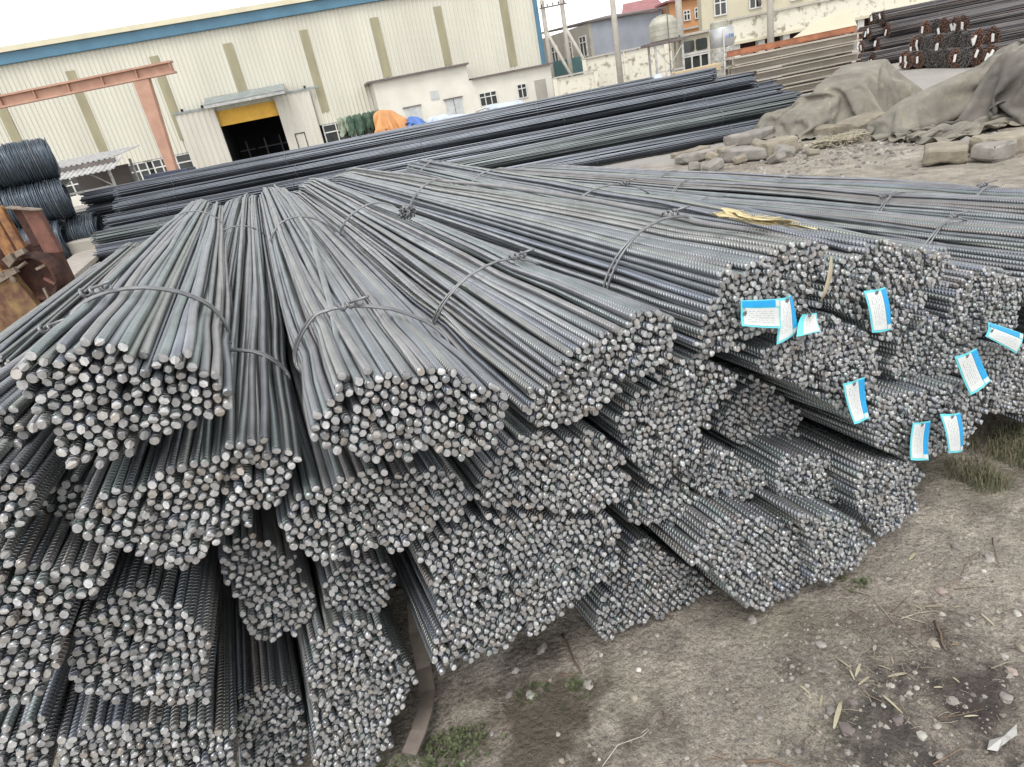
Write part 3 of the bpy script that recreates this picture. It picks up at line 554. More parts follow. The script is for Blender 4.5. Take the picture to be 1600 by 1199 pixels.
def ground():
    xs = np.concatenate([-np.geomspace(400, 1.0, 34), np.arange(-.95, 2.5, 0.0135), np.geomspace(2.52, 400, 70)])
    ys = np.concatenate([-np.geomspace(60, 0.3, 10), np.arange(-0.2, .5, 0.05), np.arange(.5, 2.2, .0135), np.geomspace(2.22, 900, 90)])
    X, Y = np.meshgrid(xs, ys)
    Z = relief(X, Y)
    fine = np.clip((2.6 - X) / .3, 0, 1) * np.clip((X + 1.0) / .2, 0, 1) * np.clip((2.4 - Y) / .3, 0, 1)
    F_ = sum(a * np.sin(kx * X + ky * Y + ph + .8 * np.sin(kx * .31 * Y + ph)) for kx, ky, ph, a in _WF)
    Z += F_ * fine * .28 + rng.normal(0, .0014, Z.shape) * fine
    ny, nx = X.shape
    v = np.stack([X, Y, Z], -1).reshape(-1, 3)
    i = np.arange(ny - 1)[:, None] * nx + np.arange(nx - 1)[None, :]
    f = np.stack([i, i + 1, i + nx + 1, i + nx], -1).reshape(-1, 4)
    me = bpy.data.meshes.new('ground')
    me.vertices.add(len(v)); me.vertices.foreach_set('co', v.ravel())
    me.loops.add(f.size); me.loops.foreach_set('vertex_index', f.ravel().astype(np.int32))
    me.polygons.add(len(f)); me.polygons.foreach_set('loop_start', np.arange(0, f.size, 4, dtype=np.int32))
    me.polygons.foreach_set('use_smooth', np.ones(len(f), dtype=bool))
    me.update(calc_edges=True)
    me.materials.append(M['ground'])
    o = bpy.data.objects.new('ground', me)
    LINK(o)
    o['kind'] = 'structure'
ground()

# ------------------------------------------------------------------ the pile of rebar
AZ = R(20)
UAX = np.array([math.cos(AZ), math.sin(AZ), 0.0])      # along the front of the pile
DAX = np.array([-math.sin(AZ), math.cos(AZ), 0.0])     # away from its front, along the bars
ZAX = np.array([0, 0, 1.0])
BAR_R = 0.0086

def pack(poly, sp):
    """loose random packing of bars inside an outline"""
    P = np.array(poly)
    lo, hi = P.min(0), P.max(0)
    pts, row = [], 0
    ang = rng.uniform(-.3, .3)
    c = (lo + hi) / 2
    ext = np.linalg.norm(hi - lo) / 2 + sp
    yy = -ext
    while yy < ext:
        xx = -ext + (sp / 2 if row % 2 else 0)
        while xx < ext:
            pts.append((xx, yy)); xx += sp
        yy += sp * 0.866; row += 1
    pts = np.array(pts)
    ca, sa = math.cos(ang), math.sin(ang)
    pts = pts @ np.array([[ca, -sa], [sa, ca]]) + c + rng.normal(0, sp * .24, pts.shape)
    A, Bv = P, np.roll(P, -1, 0)
    def sdist(q):
        d = Bv - A
        t = np.clip(((q[:, None] - A) * d).sum(-1) / np.maximum((d * d).sum(-1), 1e-12), 0, 1)
        pr = A + t[..., None] * d
        dist = np.linalg.norm(q[:, None] - pr, axis=-1)
        k = dist.argmin(1)
        cond = (A[:, 1] > q[:, 1:2]) != (Bv[:, 1] > q[:, 1:2])
        xin = (Bv[:, 0] - A[:, 0]) * (q[:, 1:2] - A[:, 1]) / np.where(np.abs(Bv[:, 1] - A[:, 1]) < 1e-12, 1e-12, Bv[:, 1] - A[:, 1]) + A[:, 0]
        ins = ((cond & (q[:, 0:1] < xin)).sum(1) % 2) == 1
        return np.where(ins, dist[np.arange(len(q)), k], -dist[np.arange(len(q)), k]), pr[np.arange(len(q)), k]
    s, _ = sdist(pts)
    pts = pts[(s > sp * .2) & (rng.random(len(s)) > .035)]
    for _ in range(25):
        d = pts[:, None] - pts[None]
        L = np.linalg.norm(d, axis=-1) + np.eye(len(pts))
        ov = np.maximum(0, 2 * BAR_R * 1.02 - L) * (1 - np.eye(len(pts)))
        pts = pts + (d / L[..., None] * ov[..., None]).sum(1) * .4
        s, pr = sdist(pts)
        bad = s < BAR_R * .4
        g = pts - pr
        g = g / np.maximum(np.linalg.norm(g, axis=1, keepdims=True), 1e-9) * np.where(s < 0, -1, 1)[:, None]
        pts[bad] += (g * (BAR_R * .4 - s)[:, None])[bad] * .5
    s, _ = sdist(pts)
    return pts, s

TOPO = {}
def topo(S, K):
    """face lists shared by all bars with S sides and K rings; the last two polygons are the sheared end"""
    if (S, K) not in TOPO:
        f = []
        for i in range(K - 1):
            for j in range(S):
                j2 = (j + 1) % S
                f.append((i * S + j, (i + 1) * S + j, (i + 1) * S + j2, i * S + j2))
        h = S // 2
        caps = [tuple(range(0, h + 1)), tuple(list(range(h, S)) + [0]), tuple((K - 1) * S + j for j in range(S - 1, -1, -1))]
        loops = [i for q in f for i in q] + [i for q in caps for i in q]
        sizes = [4] * len(f) + [len(q) for q in caps]
        start = np.concatenate([[0], np.cumsum(sizes)[:-1]]).astype(np.int32)
        mat = np.array([0] * len(f) + [1, 1, 1], dtype=np.int32)
        smooth = np.array([True] * len(f) + [False] * 3)
        uvi = []
        for i in range(K - 1):
            for j in range(S):
                uvi += [(i, j), (i + 1, j), (i + 1, j + 1), (i, j + 1)]
        TOPO[(S, K)] = (np.array(loops, dtype=np.int32), start, mat, smooth, np.array(uvi), len(loops) - 4 * len(f))
    return TOPO[(S, K)]

def bar_verts(path, r, S):
    """path: K x 3 (u, d, z) centres, first is the tip"""
    K = len(path)
    a = 2 * math.pi * np.arange(S) / S
    rot = rng.uniform(0, 2 * math.pi)
    ring = np.stack([np.cos(a + rot), np.sin(a + rot)], -1)             # u, z
    out = np.zeros((K, S, 3))
    for i in range(K):
        out[i, :, 0] = path[i, 0] + ring[:, 0] * r
        out[i, :, 1] = path[i, 1]
        out[i, :, 2] = path[i, 2] + ring[:, 1] * r
    sq = rng.uniform(.60, .84)                                          # the shear pinches the end
    loc = np.stack([np.cos(a) * rng.uniform(.78, .92), np.sin(a) * sq], -1)
    cr, sr = math.cos(rot), math.sin(rot)
    tip = loc @ np.array([[cr, sr], [-sr, cr]])
    out[0, :, 0] = path[0, 0] + tip[:, 0] * r
    out[0, :, 2] = path[0, 2] + tip[:, 1] * r
    facet = rng.uniform(.0, .26) * r
    tilt = rng.normal(0, .16, 2)
    out[0, :, 1] += np.abs(np.sin(a)) * facet + tip[:, 0] * r * tilt[0] + tip[:, 1] * r * tilt[1]
    return out

def fill_mesh(me, V, S, K, plen, uoff):
    loops, start, mat, smooth, uvi, rest = topo(S, K)
    me.vertices.add(S * K)
    me.vertices.foreach_set('co', V.reshape(-1).astype(np.float32))
    me.loops.add(len(loops))
    me.loops.foreach_set('vertex_index', loops)
    me.polygons.add(len(start))
    me.polygons.foreach_set('loop_start', start)
    me.polygons.foreach_set('material_index', mat)
    me.polygons.foreach_set('use_smooth', smooth)
    uv = me.uv_layers.new(name='UVMap')
    co = np.zeros((len(loops), 2), dtype=np.float32)
    co[:len(uvi), 0] = plen[uvi[:, 0]] + uoff
    co[:len(uvi), 1] = uvi[:, 1] / S
    uv.data.foreach_set('uv', co.ravel())
    me.update(calc_edges=True)
    me.materials.append(M['bar'])
    me.materials.append(M['cap'])

def to_world(p):
    p = np.asarray(p, float)
    return p[..., 0:1] * UAX + p[..., 1:2] * DAX + p[..., 2:3] * ZAX

PROTO_N = 0
def rebar_bundle(poly, d0, far, dend, label, ties=(), separate=True, spacing=0.0184, droop=0.0, visible_top=True, far_visible=False, knots=True, cat='rebar bundle', group='rebar bundles of the front pile', stations=None):
    P = np.array(poly)
    c0 = (P.min(0) + P.max(0)) / 2
    far = np.array(far)
    pts, s = pack(poly, spacing)
    if len(pts) > 298 and separate:                                     # the deepest bars go last
        order = np.argsort(s)
        pts, s = pts[order], s[order]
    n = len(pts)
    off = pts - c0
    ext = np.maximum((P.max(0) - P.min(0)) / 2, .02)
    rad = math.sqrt(n) * 0.0096
    tgt = off / ext * rad * np.array([1.12, .86])
    tn = np.linalg.norm(off / ext, axis=1)
    over = tn > 1
    tgt[over] /= tn[over][:, None]
    swirl = rng.normal(0, .12, n) + np.where(rng.random(n) < .07, rng.normal(0, .5, n), 0)
    ph = rng.uniform(0, 2 * math.pi, (n, 4))
    amp = rng.uniform(.001, .0042, n)
    base_tip = d0 + np.clip(rng.normal(0, .006, n), -.014, .016) + np.where(rng.random(n) < .07, rng.uniform(-.03, .045, n), 0)
    def centre(i, d):
        t = (d - d0) / (dend - d0)
        t = min(max(t, 0), 1)
        w = t * t * (3 - 2 * t)
        k = w
        o = off[i] * (1 - k) + tgt[i] * k
        a = swirl[i] * math.sin(min(t * 3.0, 1) * math.pi / 2)
        o = np.array([o[0] * math.cos(a) - o[1] * math.sin(a), o[0] * math.sin(a) + o[1] * math.cos(a)])
        pinch = 1 - sum(.07 * math.exp(-((d - x) / .14) ** 2) for x in ties)
        wob = min(1, (d - d0) * 2 if d > d0 else 0) * amp[i]
        o = o * pinch + wob * np.array([math.sin(1.7 * d + ph[i, 0]) + .5 * math.sin(4.1 * d + ph[i, 1]), math.sin(1.5 * d + ph[i, 2]) + .5 * math.sin(3.7 * d + ph[i, 3])])
        c = c0 * (1 - t) + far * t
        x = max(0, d - (dend - .9))
        return np.array([c[0] + o[0], d, c[1] + o[1] - droop * x * x])
    org3 = np.array([c0[0], d0, c0[1]])
    origin = to_world(org3)
    root = thing('rebar_bundle', label, cat, tuple(origin), 0, group)
    joined = MB()
    for i in range(n):
        outer = s[i] < .026 and visible_top
        S = 8 if outer else 6
        if stations is not None: st = stations
        elif outer: st = [.16, .35, .6, .9, 1.3, 1.8, 2.4, 3.1, 3.9, 4.7]
        else: st = [.5, 1.6, 3.2]
        L = dend + rng.normal(0, .03)
        ds = [base_tip[i], base_tip[i] + .006] + [d0 + x for x in st if d0 + x < dend - .25]
        if droop: ds += [dend - .6, dend - .3]
        ds.append(L)
        ds = sorted(ds)
        path = np.array([centre(i, d) for d in ds])
        r = BAR_R * rng.uniform(.94, 1.05)
        V = to_world(bar_verts(path, r, S)) - origin
        if separate and i < 298:
            me = bpy.data.meshes.new('rebar')
            fill_mesh(me, V, S, len(ds), np.array(ds), rng.uniform(0, 1))
            o = bpy.data.objects.new('rebar', me)
            o.parent = root
            LINK(o)
        else:
            K = len(ds)
            loops, start, mat, smooth, uvi, rest = topo(S, K)
            st2 = list(start) + [len(loops)]
            joined.add(V.reshape(-1, 3), [tuple(loops[st2[k]:st2[k + 1]]) for k in range(len(start))])
            joined.mi[-len(start):] = list(mat)
    if joined.v:
        o = joined.build('rebar', [M['bar'], M['cap']], root, smooth=False, kind='stuff')
    # wire ties: a doubled wire round the bars, twisted into a knot on top
    for kt, dt in enumerate(ties):
        c = np.array([centre(i, dt)[[0, 2]] for i in range(n)])
        m0 = c.mean(0)
        K = 40
        ang = np.linspace(0, 2 * math.pi, K, endpoint=False)
        dirs = np.stack([np.cos(ang), np.sin(ang)], -1)
        reach = ((c - m0) @ dirs.T).max(0) + BAR_R + .004
        for _ in range(4): reach = np.maximum(reach, (np.roll(reach, 1) + np.roll(reach, -1)) / 2 )
        hull = []
        for j in range(K):                                             # support function to contour
            a = ang[j]
            dr = (reach[(j + 1) % K] - reach[j - 1]) / (ang[1] * 2)
            hull.append(m0 + reach[j] * dirs[j] + dr * np.array([-math.sin(a), math.cos(a)]))
        hull = np.array(hull)
        mb = MB()
        skew = rng.uniform(-.05, .05)
        for strand in (0, 1):
            path = []
            for j in range(K + 1):
                q = hull[j % K]
                dd = dt + skew * math.cos(ang[j % K] + .6) + (.0045 if strand else -.0045) * (1 + .9 * math.sin(3 * ang[j % K] + kt)) + .004 * math.sin(5 * ang[j % K])
                out = 1.0 + (.012 if strand else .0)
                path.append(to_world(np.array([m0[0] + (q[0] - m0[0]) * out, dd, m0[1] + (q[1] - m0[1]) * out])) - origin)
            mb.tube(path, .0034, 6, caps=False)
        if knots and kt == 0:
            j = int(rng.integers(K // 5, K // 3))
            q = hull[j]
            h = []
            for t in np.linspace(0, 1, 26):
                a = t * 2 * math.pi * 3
                h.append(to_world(np.array([q[0] + (t - .5) * .055 + .004 * math.cos(a), dt + .011 * math.cos(a), q[1] + .009 + .008 * math.sin(a)])) - origin)
            mb.tube(h, .0036, 6)
            h2 = [to_world(np.array([q[0] + .02 * k2, dt - .012 - .012 * k2, q[1] + .016 + .004 * k2])) - origin for k2 in range(3)]
            mb.tube(h2, .0034, 6)
        mb.build('tie_wire', M['wire'], root, smooth=True)
    return root

def shape(n): return BUNDLE_SHAPES[n][1]
def dist(n): return BUNDLE_SHAPES[n][0]
def ctr(n):
    P = np.array(shape(n))
    return (P.min(0) + P.max(0)) / 2

def run(n, label, far=None, dend=6.7, ties=(), du=0.0, dz=0.0, **kw):
    c = ctr(n)
    f = far if far is not None else (c[0] + du, c[1] + dz)
    return rebar_bundle(shape(n), dist(n), f, dend, label, ties, **kw)

F = FAR_POINTS
run('B1', 'big fanned rebar bundle with bright cut ends and knotted wire, upper left', F['B1'], 6.9, (1.53, 4.1), droop=.35)
BUNDLE_SHAPES['L1'] = (1.2, [(u, z - .07) for u, z in BUNDLE_SHAPES['L1'][1]])
run('L1', 'rebar bundle on top of the pile running out of the left edge of the photo', (-.12, .93), 6.8, (1.75,), droop=.3)
run('L2', 'rebar bundle showing only a few ribbed ends at the left edge below the fanned one', (-.16, .90), 6.7, (1.8,))
run('L3', 'small shadowed rebar bundle set back under the fanned bundle with bright cut ends', (-.20, .80), 6.6, visible_top=False)
run('B2', 'wide rebar bundle squeezed out under the right side of the big fanned bundle', F['B2'], 6.9, (1.63, 3.9), droop=.35)
run('B3', 'foremost top rebar bundle in the middle with a slack wire over its left side', F['B3'], 6.9, (1.42, 3.2), droop=.35)
run('B4', 'top rebar bundle banded by a double wire, right of the foremost middle bundle', F['B4'], 6.9, (1.75, 3.5), droop=.35)
run('B5', 'top rebar bundle carrying the two overlapping blue tags, a scrap of straw on its back', F['B5'], 6.8, (1.55, 3.6), droop=.3)
run('B6', 'top rebar bundle with an upright blue tag beside a hanging yellow leaf', (1.49, 1.0), 5.05, (2.5, 3.7, 4.75))
run('B7', 'top rebar bundle with the slanted blue tag at the right edge of the photo', (2.02, .66), 6.7, (1.75, 3.2))
run('B8', 'rebar bundle directly beneath the foremost middle bundle', du=.15, dz=.02)
run('B9', 'rebar bundle directly beneath the top bundle that has a double wire band', du=.12, dz=.03)
run('B10', 'tall rebar bundle beneath the gap between the double banded and twin tagged bundles', du=.1, dz=.02)
run('B11', 'brownish ended rebar bundle below the twin tags, one blue tag hanging at its lower right', du=.08, dz=.02)
run('B12', 'rebar bundle set back below the upright tagged one, left of the slanted tag', du=.03, dz=.02)
run('B13', 'rebar bundle resting low at the right edge of the photo behind the tuft of grass', du=.02, dz=.02)
run('C1', 'rebar bundle at the left edge, third from the top, its face cut off', (-.30, .72), 6.6)
run('C2', 'ragged ended rebar bundle beside a black gap, lower left of the pile', (-.02, .62), 6.6)
run('C3', 'small round rebar bundle hanging over the black gap at lower left', du=.1, dz=.0, visible_top=False)
run('C4', 'shadowed rebar bundle wedged under the bundle below the foremost one', du=.1, visible_top=False)
run('C5', 'tall rebar bundle showing its ribbed left flank above the bent flat bar', du=.08)
run('C10', 'rebar bundle to the right of the one that shows its ribbed left flank', du=.05)
run('C6', 'dark rebar bundle set back between the tall middle bundle and the brownish one', du=.05, visible_top=False)
run('C7', 'rebar bundle with two blue tags near the ground in front of the grass', du=.03, dz=.02)
run('C8', 'flat rebar bundle lying on the ribbed bars of the broad bottom bundle', du=.03)
run('C9', 'small rebar bundle squeezed between the round bottom bundle and the tall one above', du=.03, visible_top=False)
run('E1', 'shadowed rebar bundle below the dark set back bundle, above the broad bottom bundle', du=.02)
run('D0', 'rebar bundle at the bottom left corner of the photo, mostly in shade', (-.55, .5), 6.5)
run('D1', 'bottom rebar bundle cut by the lower edge of the photo, left of the black gap', (-.35, .42), 6.5)
run('D2', 'dark bottom rebar bundle deep inside the black gap at lower left', du=.1, visible_top=False)
run('D3', 'bottom rebar bundle with loose ends just left of the bent flat bar', du=.06)
run('D4', 'dark bottom rebar bundle on the ground left of the broad ribbed one', du=.03)
run('D5', 'broad bottom rebar bundle sticking out furthest over the dirt, its ribbed back exposed', du=.02)
run('D6', 'bottom rebar bundle resting against the right side of the broad ribbed bottom bundle', du=.02)
run('D7', 'bottom rebar bundle on the dirt below the two low blue tags', du=.02)

def ellipse(cu, cz, ru, rz, n=16):
    return [(cu + ru * math.cos(2 * math.pi * k / n), cz + rz * math.sin(2 * math.pi * k / n)) for k in range(n)]
# the pile goes on past the right edge of the photograph; the backs of these bundles run into view
for (u, z, ru, rz, lab, ties) in (
        (2.47, .61, .19, .13, 'first rebar bundle back beyond the slanted tagged bundle, tied with a doubled wire', (1.62, 3.0)),
        (2.80, .61, .18, .13, 'second rebar bundle back beyond the slanted tagged bundle', (2.1, 3.6)),
        (3.12, .57, .18, .13, 'last rebar bundle of the pile, along the edge beside the concrete blocks', (1.9, 3.0, 4.2))):
    rebar_bundle(ellipse(u, z, ru, rz), 1.22, (u, z + .02), 6.8, lab, ties)
for (u, z) in ((2.62, .35), (2.96, .35), (3.22, .33), (2.52, .13), (2.85, .13), (3.18, .13)):
    rebar_bundle(ellipse(u, z, .18, .125), 1.2, (u, z), 6.8, 'rebar bundle under the last bundles of the pile beyond the right edge', (), separate=False, visible_top=False, group='rebar bundles under the right end of the pile')
# short far ends of three more bundles left of the pile
for (u, z, d1, lab) in ((-.90, .90, 7.0, 'tied far end of a rebar bundle behind the pile, nearest the long dark stack'),
                        (-1.19, .79, 7.0, 'tied far end of a rebar bundle behind the pile, the middle one of three'),
                        (-1.45, .68, 7.0, 'tied far end of a rebar bundle behind the pile, nearest to the long plank')):
    rebar_bundle(ellipse(u - .28, z - .12, .12, .1), 3.4, (u, z - .1), d1, lab, (d1 - .25,), spacing=.024, knots=False, stations=[.8, 1.6, 2.4, 3.0], group='far ends of rebar bundles left of the pile')

# ------------------------------------------------------------------ tags on the bundles
TAG_LABELS = {
    'a': 'wide blue topped white tag lying in front of another tag',
    'b': 'blue and white tag partly hidden behind the wide blue topped tag',
    'c': 'curled pale tag without a blue band, right of the two overlapping tags',
    'd': 'upright blue and white tag on the top bundle right of the yellow leaf',
    'e': 'upright blue and white tag at the lower right of the brownish ended bundle',
    'f': 'tilted blue and white tag above the tuft of grass',
    'g': 'slanted blue and white tag at the right edge of the photo',
    'h': 'lower left tag of the two hanging close to the ground, leaning right',
    'i': 'lower right tag of the two hanging close to the ground, waisted in the middle',
}
def tag(key, d, band, corners):
    TL, TR, BR, BL = [np.array(c) for c in corners]
    c = (TL + TR + BR + BL) / 4
    origin = to_world(np.array([c[0], d, c[1]]))
    root = thing('product_tag', TAG_LABELS[key], 'tag', tuple(origin), 0, 'blue and white tags tied to the rebar bundles')
    pr = random.uniform(0, 6)
    bow = .008 if key == 'c' else .006
    tilt = -.018 if key != 'c' else -.012
    def P(sx, t, lift):
        p = TL * (1 - sx) * (1 - t) + TR * sx * (1 - t) + BR * sx * t + BL * (1 - sx) * t
        dd = d - bow * math.sin(math.pi * sx + .4 * pr) - bow * .8 * math.sin(math.pi * t + pr) + tilt * t - lift
        return to_world(np.array([p[0], dd, p[1]])) - origin
    def patch(name, s0, s1, t0, t1, lift, th, mat, ns=6, ntt=6, uv=False):
        mb = MB()
        vs = [P(s0 + (s1 - s0) * i / ns, t0 + (t1 - t0) * j / ntt, lift) for j in range(ntt + 1) for i in range(ns + 1)]
        vb = [P(s0 + (s1 - s0) * i / ns, t0 + (t1 - t0) * j / ntt, lift - th) for j in range(ntt + 1) for i in range(ns + 1)]
        w = ns + 1
        N = len(vs)
        fs = [(j * w + i, (j + 1) * w + i, (j + 1) * w + i + 1, j * w + i + 1) for j in range(ntt) for i in range(ns)]
        fb = [(j * w + i + N, j * w + i + 1 + N, (j + 1) * w + i + 1 + N, (j + 1) * w + i + N) for j in range(ntt) for i in range(ns)]
        edge = [i for i in range(w)] + [j * w + ns for j in range(1, ntt + 1)] + [ntt * w + i for i in range(ns - 1, -1, -1)] + [j * w for j in range(ntt - 1, 0, -1)]
        fe = [(edge[k], edge[(k + 1) % len(edge)], edge[(k + 1) % len(edge)] + N, edge[k] + N) for k in range(len(edge))]
        mb.add(vs + vb, fs + fb + fe)
        o = mb.build(name, mat, root)
        if uv:
            lay = o.data.uv_layers.new(name='UVMap')
            st = [((i / ns), (j / ntt)) for j in range(ntt + 1) for i in range(ns + 1)] * 2
            for lp in o.data.loops:
                a, b = st[lp.vertex_index]
                lay.data[lp.index].uv = (a, 1 - b) if band == 'top' else (b, a)
        return o
    patch('sleeve', 0, 1, 0, 1, 0, .0016, M['cyan'])
    if band == 'top':
        patch('colour_band', .02, .86, .03, .26, .0013, .001, M['blue_tag'])
        patch('stamp_panel', .87, .97, .04, .25, .0013, .001, M['print'], 2, 2)
        patch('label_panel', .05, .95, .30, .93, .0013, .001, M['print'], uv=True)
    elif band == 'right':
        patch('colour_band', .70, .98, .03, .84, .0013, .001, M['blue_tag'])
        patch('stamp_panel', .72, .96, .86, .96, .0013, .001, M['print'], 2, 2)
        patch('label_panel', .05, .67, .05, .94, .0013, .001, M['print'], uv=True)
    else:
        patch('label_panel', .22, .95, .08, .94, .0013, .001, M['print'], uv=True)
    e = (.06, .5) if band == 'top' else (.42, .06)
    mb = MB()
    q = P(e[0], e[1], .003)
    ring = [q + UAX * .004 * math.cos(a) + ZAX * .004 * math.sin(a) for a in np.linspace(0, 2 * math.pi, 9)]
    mb.tube(ring, .0014, 5)
    loop = [q, q + ZAX * .006 - DAX * .006, q + ZAX * .016 + DAX * .006, q + ZAX * .014 + DAX * .06]
    mb.tube(loop, .001, 5)
    mb.build('wire_hook', M['wire'], root)
for args in TAGS: tag(*args)

# ------------------------------------------------------------------ straw and leaf caught on the pile
def straw_clump(name, label, centre, spread, n, mat, lift=.01, length=(.02, .07), flat=.3, kind='stuff', r=.0007, cat='straw', zf=None):
    mb = MB()
    for k in range(n):
        a = random.uniform(0, 2 * math.pi)
        rr = spread * math.sqrt(random.random())
        x, y = centre[0] + rr * math.cos(a) * 1.3, centre[1] + rr * math.sin(a) * .8
        z = (gz(x, y) if len(centre) == 2 else centre[2]) + random.uniform(0.001, lift)
        th = random.uniform(0, 2 * math.pi)
        L = random.uniform(*length)
        dz = random.uniform(-flat, flat) * L * .5
        p = Vector((x, y, z)); d = Vector((math.cos(th) * L / 2, math.sin(th) * L / 2, dz))
        m1 = p + Vector((random.uniform(-.1, .1) * L, random.uniform(-.1, .1) * L, random.uniform(0, .12) * L))
        lo = gz(x, y) + .001 if len(centre) == 2 else -9
        pts = [p - d, m1, p + d]
        for q in pts: q.z = max(q.z, lo)
        mb.tube(pts, r, 4, caps=False)
    o = mb.build(name, mat)
    if kind == 'stuff': o['kind'] = 'stuff'; o['label'] = label
    else: props(o, label, cat)
    return o
def leaf_blade(a, b, wid, name, label, group=None, up=(0, 0, 1), bend=.15, mat='leaf'):
    a, b = Vector(a), Vector(b)
    up = Vector(up)
    d = b - a
    sdir_ = d.cross(up).normalized() * d.length * wid / 2
    K = 6
    vs, fs = [], []
    for k in range(K + 1):
        t = k / K
        w_ = math.sin(math.pi * (0.06 + 0.9 * t)) ** .7
        c = a + d * t + up * d.length * bend * math.sin(math.pi * t) * .4
        vs += [c - sdir_ * w_ + up * .002, c - up * .0005, c + sdir_ * w_ + up * .0025]
    for k in range(K):
        i = k * 3
        fs += [(i, i + 1, i + 4, i + 3), (i + 1, i + 2, i + 5, i + 4)]
    mb = MB().add(vs, fs)
    o = mb.build(name, M[mat], smooth=True)
    sm = o.modifiers.new('solid', 'SOLIDIFY'); sm.thickness = .0008
    return props(o, label, 'leaf', group)
fd = -DAX
a0 = to_world(np.array([1.255, 1.09, 1.005])); b0 = to_world(np.array([1.212, 1.08, .905]))
leaf_blade(a0, b0, .14, 'dry_leaf', 'long yellow leaf hanging down over the cut ends beside the upright tag', up=tuple(fd), bend=.2)
def husk():
    mb = MB()
    A = to_world(np.array([1.10, 1.30, 1.115])); B_ = to_world(np.array([1.30, 1.25, 1.045]))
    d = Vector(B_ - A)
    side = Vector(DAX)
    K = 12
    for q, (wd, lift, s0, s1, off) in enumerate(((.026, .004, 0, .55, .004), (.040, .008, .12, .80, .008), (.030, .013, .2, .95, -.010), (.012, .006, .75, 1.35, .004), (.010, .018, .0, .34, .012))):
        vs, fs = [], []
        for k in range(K + 1):
            t = s0 + (s1 - s0) * k / K
            w_ = wd * max(.12, math.sin(math.pi * (.12 + .8 * k / K)) ** .8)
            c = Vector(A) + d * t + side * off + Vector((0, 0, lift + .012 * math.sin(4 * t + q) * (1 - t)))
            tw = .9 * math.sin(2.5 * t + q)
            sv = (side * math.cos(tw) + Vector((0, 0, 1)) * math.sin(tw) * .5) * w_
            vs += [c - sv, c + Vector((0, 0, .004)), c + sv]
        for k in range(K):
            i = k * 3
            fs += [(i, i + 1, i + 4, i + 3), (i + 1, i + 2, i + 5, i + 4)]
        mb.add(vs, fs)
    for k in range(70):
        t = random.uniform(0, 1)
        p_ = Vector(A) + d * t + side * random.uniform(-.02, .025) + Vector((0, 0, random.uniform(0, .018)))
        e = d * random.uniform(.06, .22) + side * random.uniform(-.02, .02) + Vector((0, 0, random.uniform(-.008, .012)))
        mb.tube([p_, p_ + e * .5 + Vector((0, 0, .003)), p_ + e], random.uniform(.0007, .0014), 4, caps=False)
    o = mb.build('straw_wisp', M['husk'], smooth=True)
    sm = o.modifiers.new('solid', 'SOLIDIFY'); sm.thickness = .0008
    props(o, 'wisp of pale yellow corn husk caught on the back of the twin tagged bundle', 'straw')
M['husk'] = pmat('pale_dry_husk', (.62, .53, .31), (.46, .36, .18), 30, .7, 0, .2)
husk()
# tangle of thin wire on the double banded bundle
mb = MB()
cw = Vector(to_world(np.array([.607, 2.42, 1.157])))
pth = []
for k in range(90):
    a, b_ = random.uniform(0, 6.28), random.uniform(-1.2, 1.5)
    pth.append(cw + Vector((math.cos(a) * math.cos(b_), math.sin(a) * math.cos(b_), .75 * math.sin(b_))) * random.uniform(.026, .036))
mb.tube(pth, .0032, 5)
props(mb.build('wire_tangle', M['wire'], smooth=True), 'small ball of tangled wire sitting on the double banded bundle', 'wire')
def vnoise(seed):
    r_ = np.random.default_rng(seed)
    W = [(r_.uniform(-1, 1), r_.uniform(-1, 1), r_.uniform(0, 6.28), f) for f in (1.5, 2.6, 4.2, 7, 11, 16) for _ in range(3)]
    def f(x, y):
        return sum(math.sin((a * x + b * y) * q * 1.7 + p) / q for a, b, p, q in W)
    return f

# ------------------------------------------------------------------ litter on the dirt
def stone(x, y, r, mat, label, group):
    bm = MB()
    n, k = random.choice((5, 6, 7)), random.choice((3, 4))
    seed = random.random() * 50
    sx, sy, sz = random.uniform(.85, 1.25), random.uniform(.75, 1.05), random.uniform(.55, .8)
    ph = random.uniform(0, 6.28)
    vs = [(0, 0, -r * sz * .6)]
    for i in range(1, k):
        el = -math.pi / 2 + math.pi * i / k
        for j in range(n):
            a = 2 * math.pi * (j + .5 * (i % 2)) / n
            q = 1 + random.uniform(-.28, .16)
            vs.append((r * sx * q * math.cos(el) * math.cos(a), r * sy * q * math.cos(el) * math.sin(a), r * sz * q * math.sin(el)))
    vs.append((0, 0, r * sz * random.uniform(.75, 1.0)))
    fs = [(0, 1 + (j + 1) % n, 1 + j) for j in range(n)]
    for i in range(k - 2):
        for j in range(n):
            j2 = (j + 1) % n
            p, q = 1 + i * n, 1 + (i + 1) * n
            if i % 2 == 0: fs += [(p + j, p + j2, q + j), (p + j2, q + j2, q + j)]
            else: fs += [(p + j, p + j2, q + j2), (p + j, q + j2, q + j)]
    t = 1 + (k - 2) * n
    fs += [(t + j, t + (j + 1) % n, len(vs) - 1) for j in range(n)]
    cr, sr = math.cos(ph), math.sin(ph)
    vs = [(a * cr - b * sr, a * sr + b * cr, c) for a, b, c in vs]
    bm.add(vs, fs)
    o = bm.build('stone', mat, loc=(x, y, gz(x, y) + r * sz * .25))
    mod = o.modifiers.new('bevel', 'BEVEL'); mod.width = r * .07; mod.segments = 1
    return props(o, label, 'stone', group)
for nm, c in (('stone_pink', (.36, .29, .25)), ('stone_tan', (.36, .31, .25)), ('stone_pale', (.44, .42, .37)), ('stone_dark', (.17, .14, .13)), ('stone_white', (.62, .59, .54))):
    M[nm] = pmat(nm, c, tuple(v * .68 for v in c), 40, .9, 0, .5, 160, rnd=.15, bdist=.003)
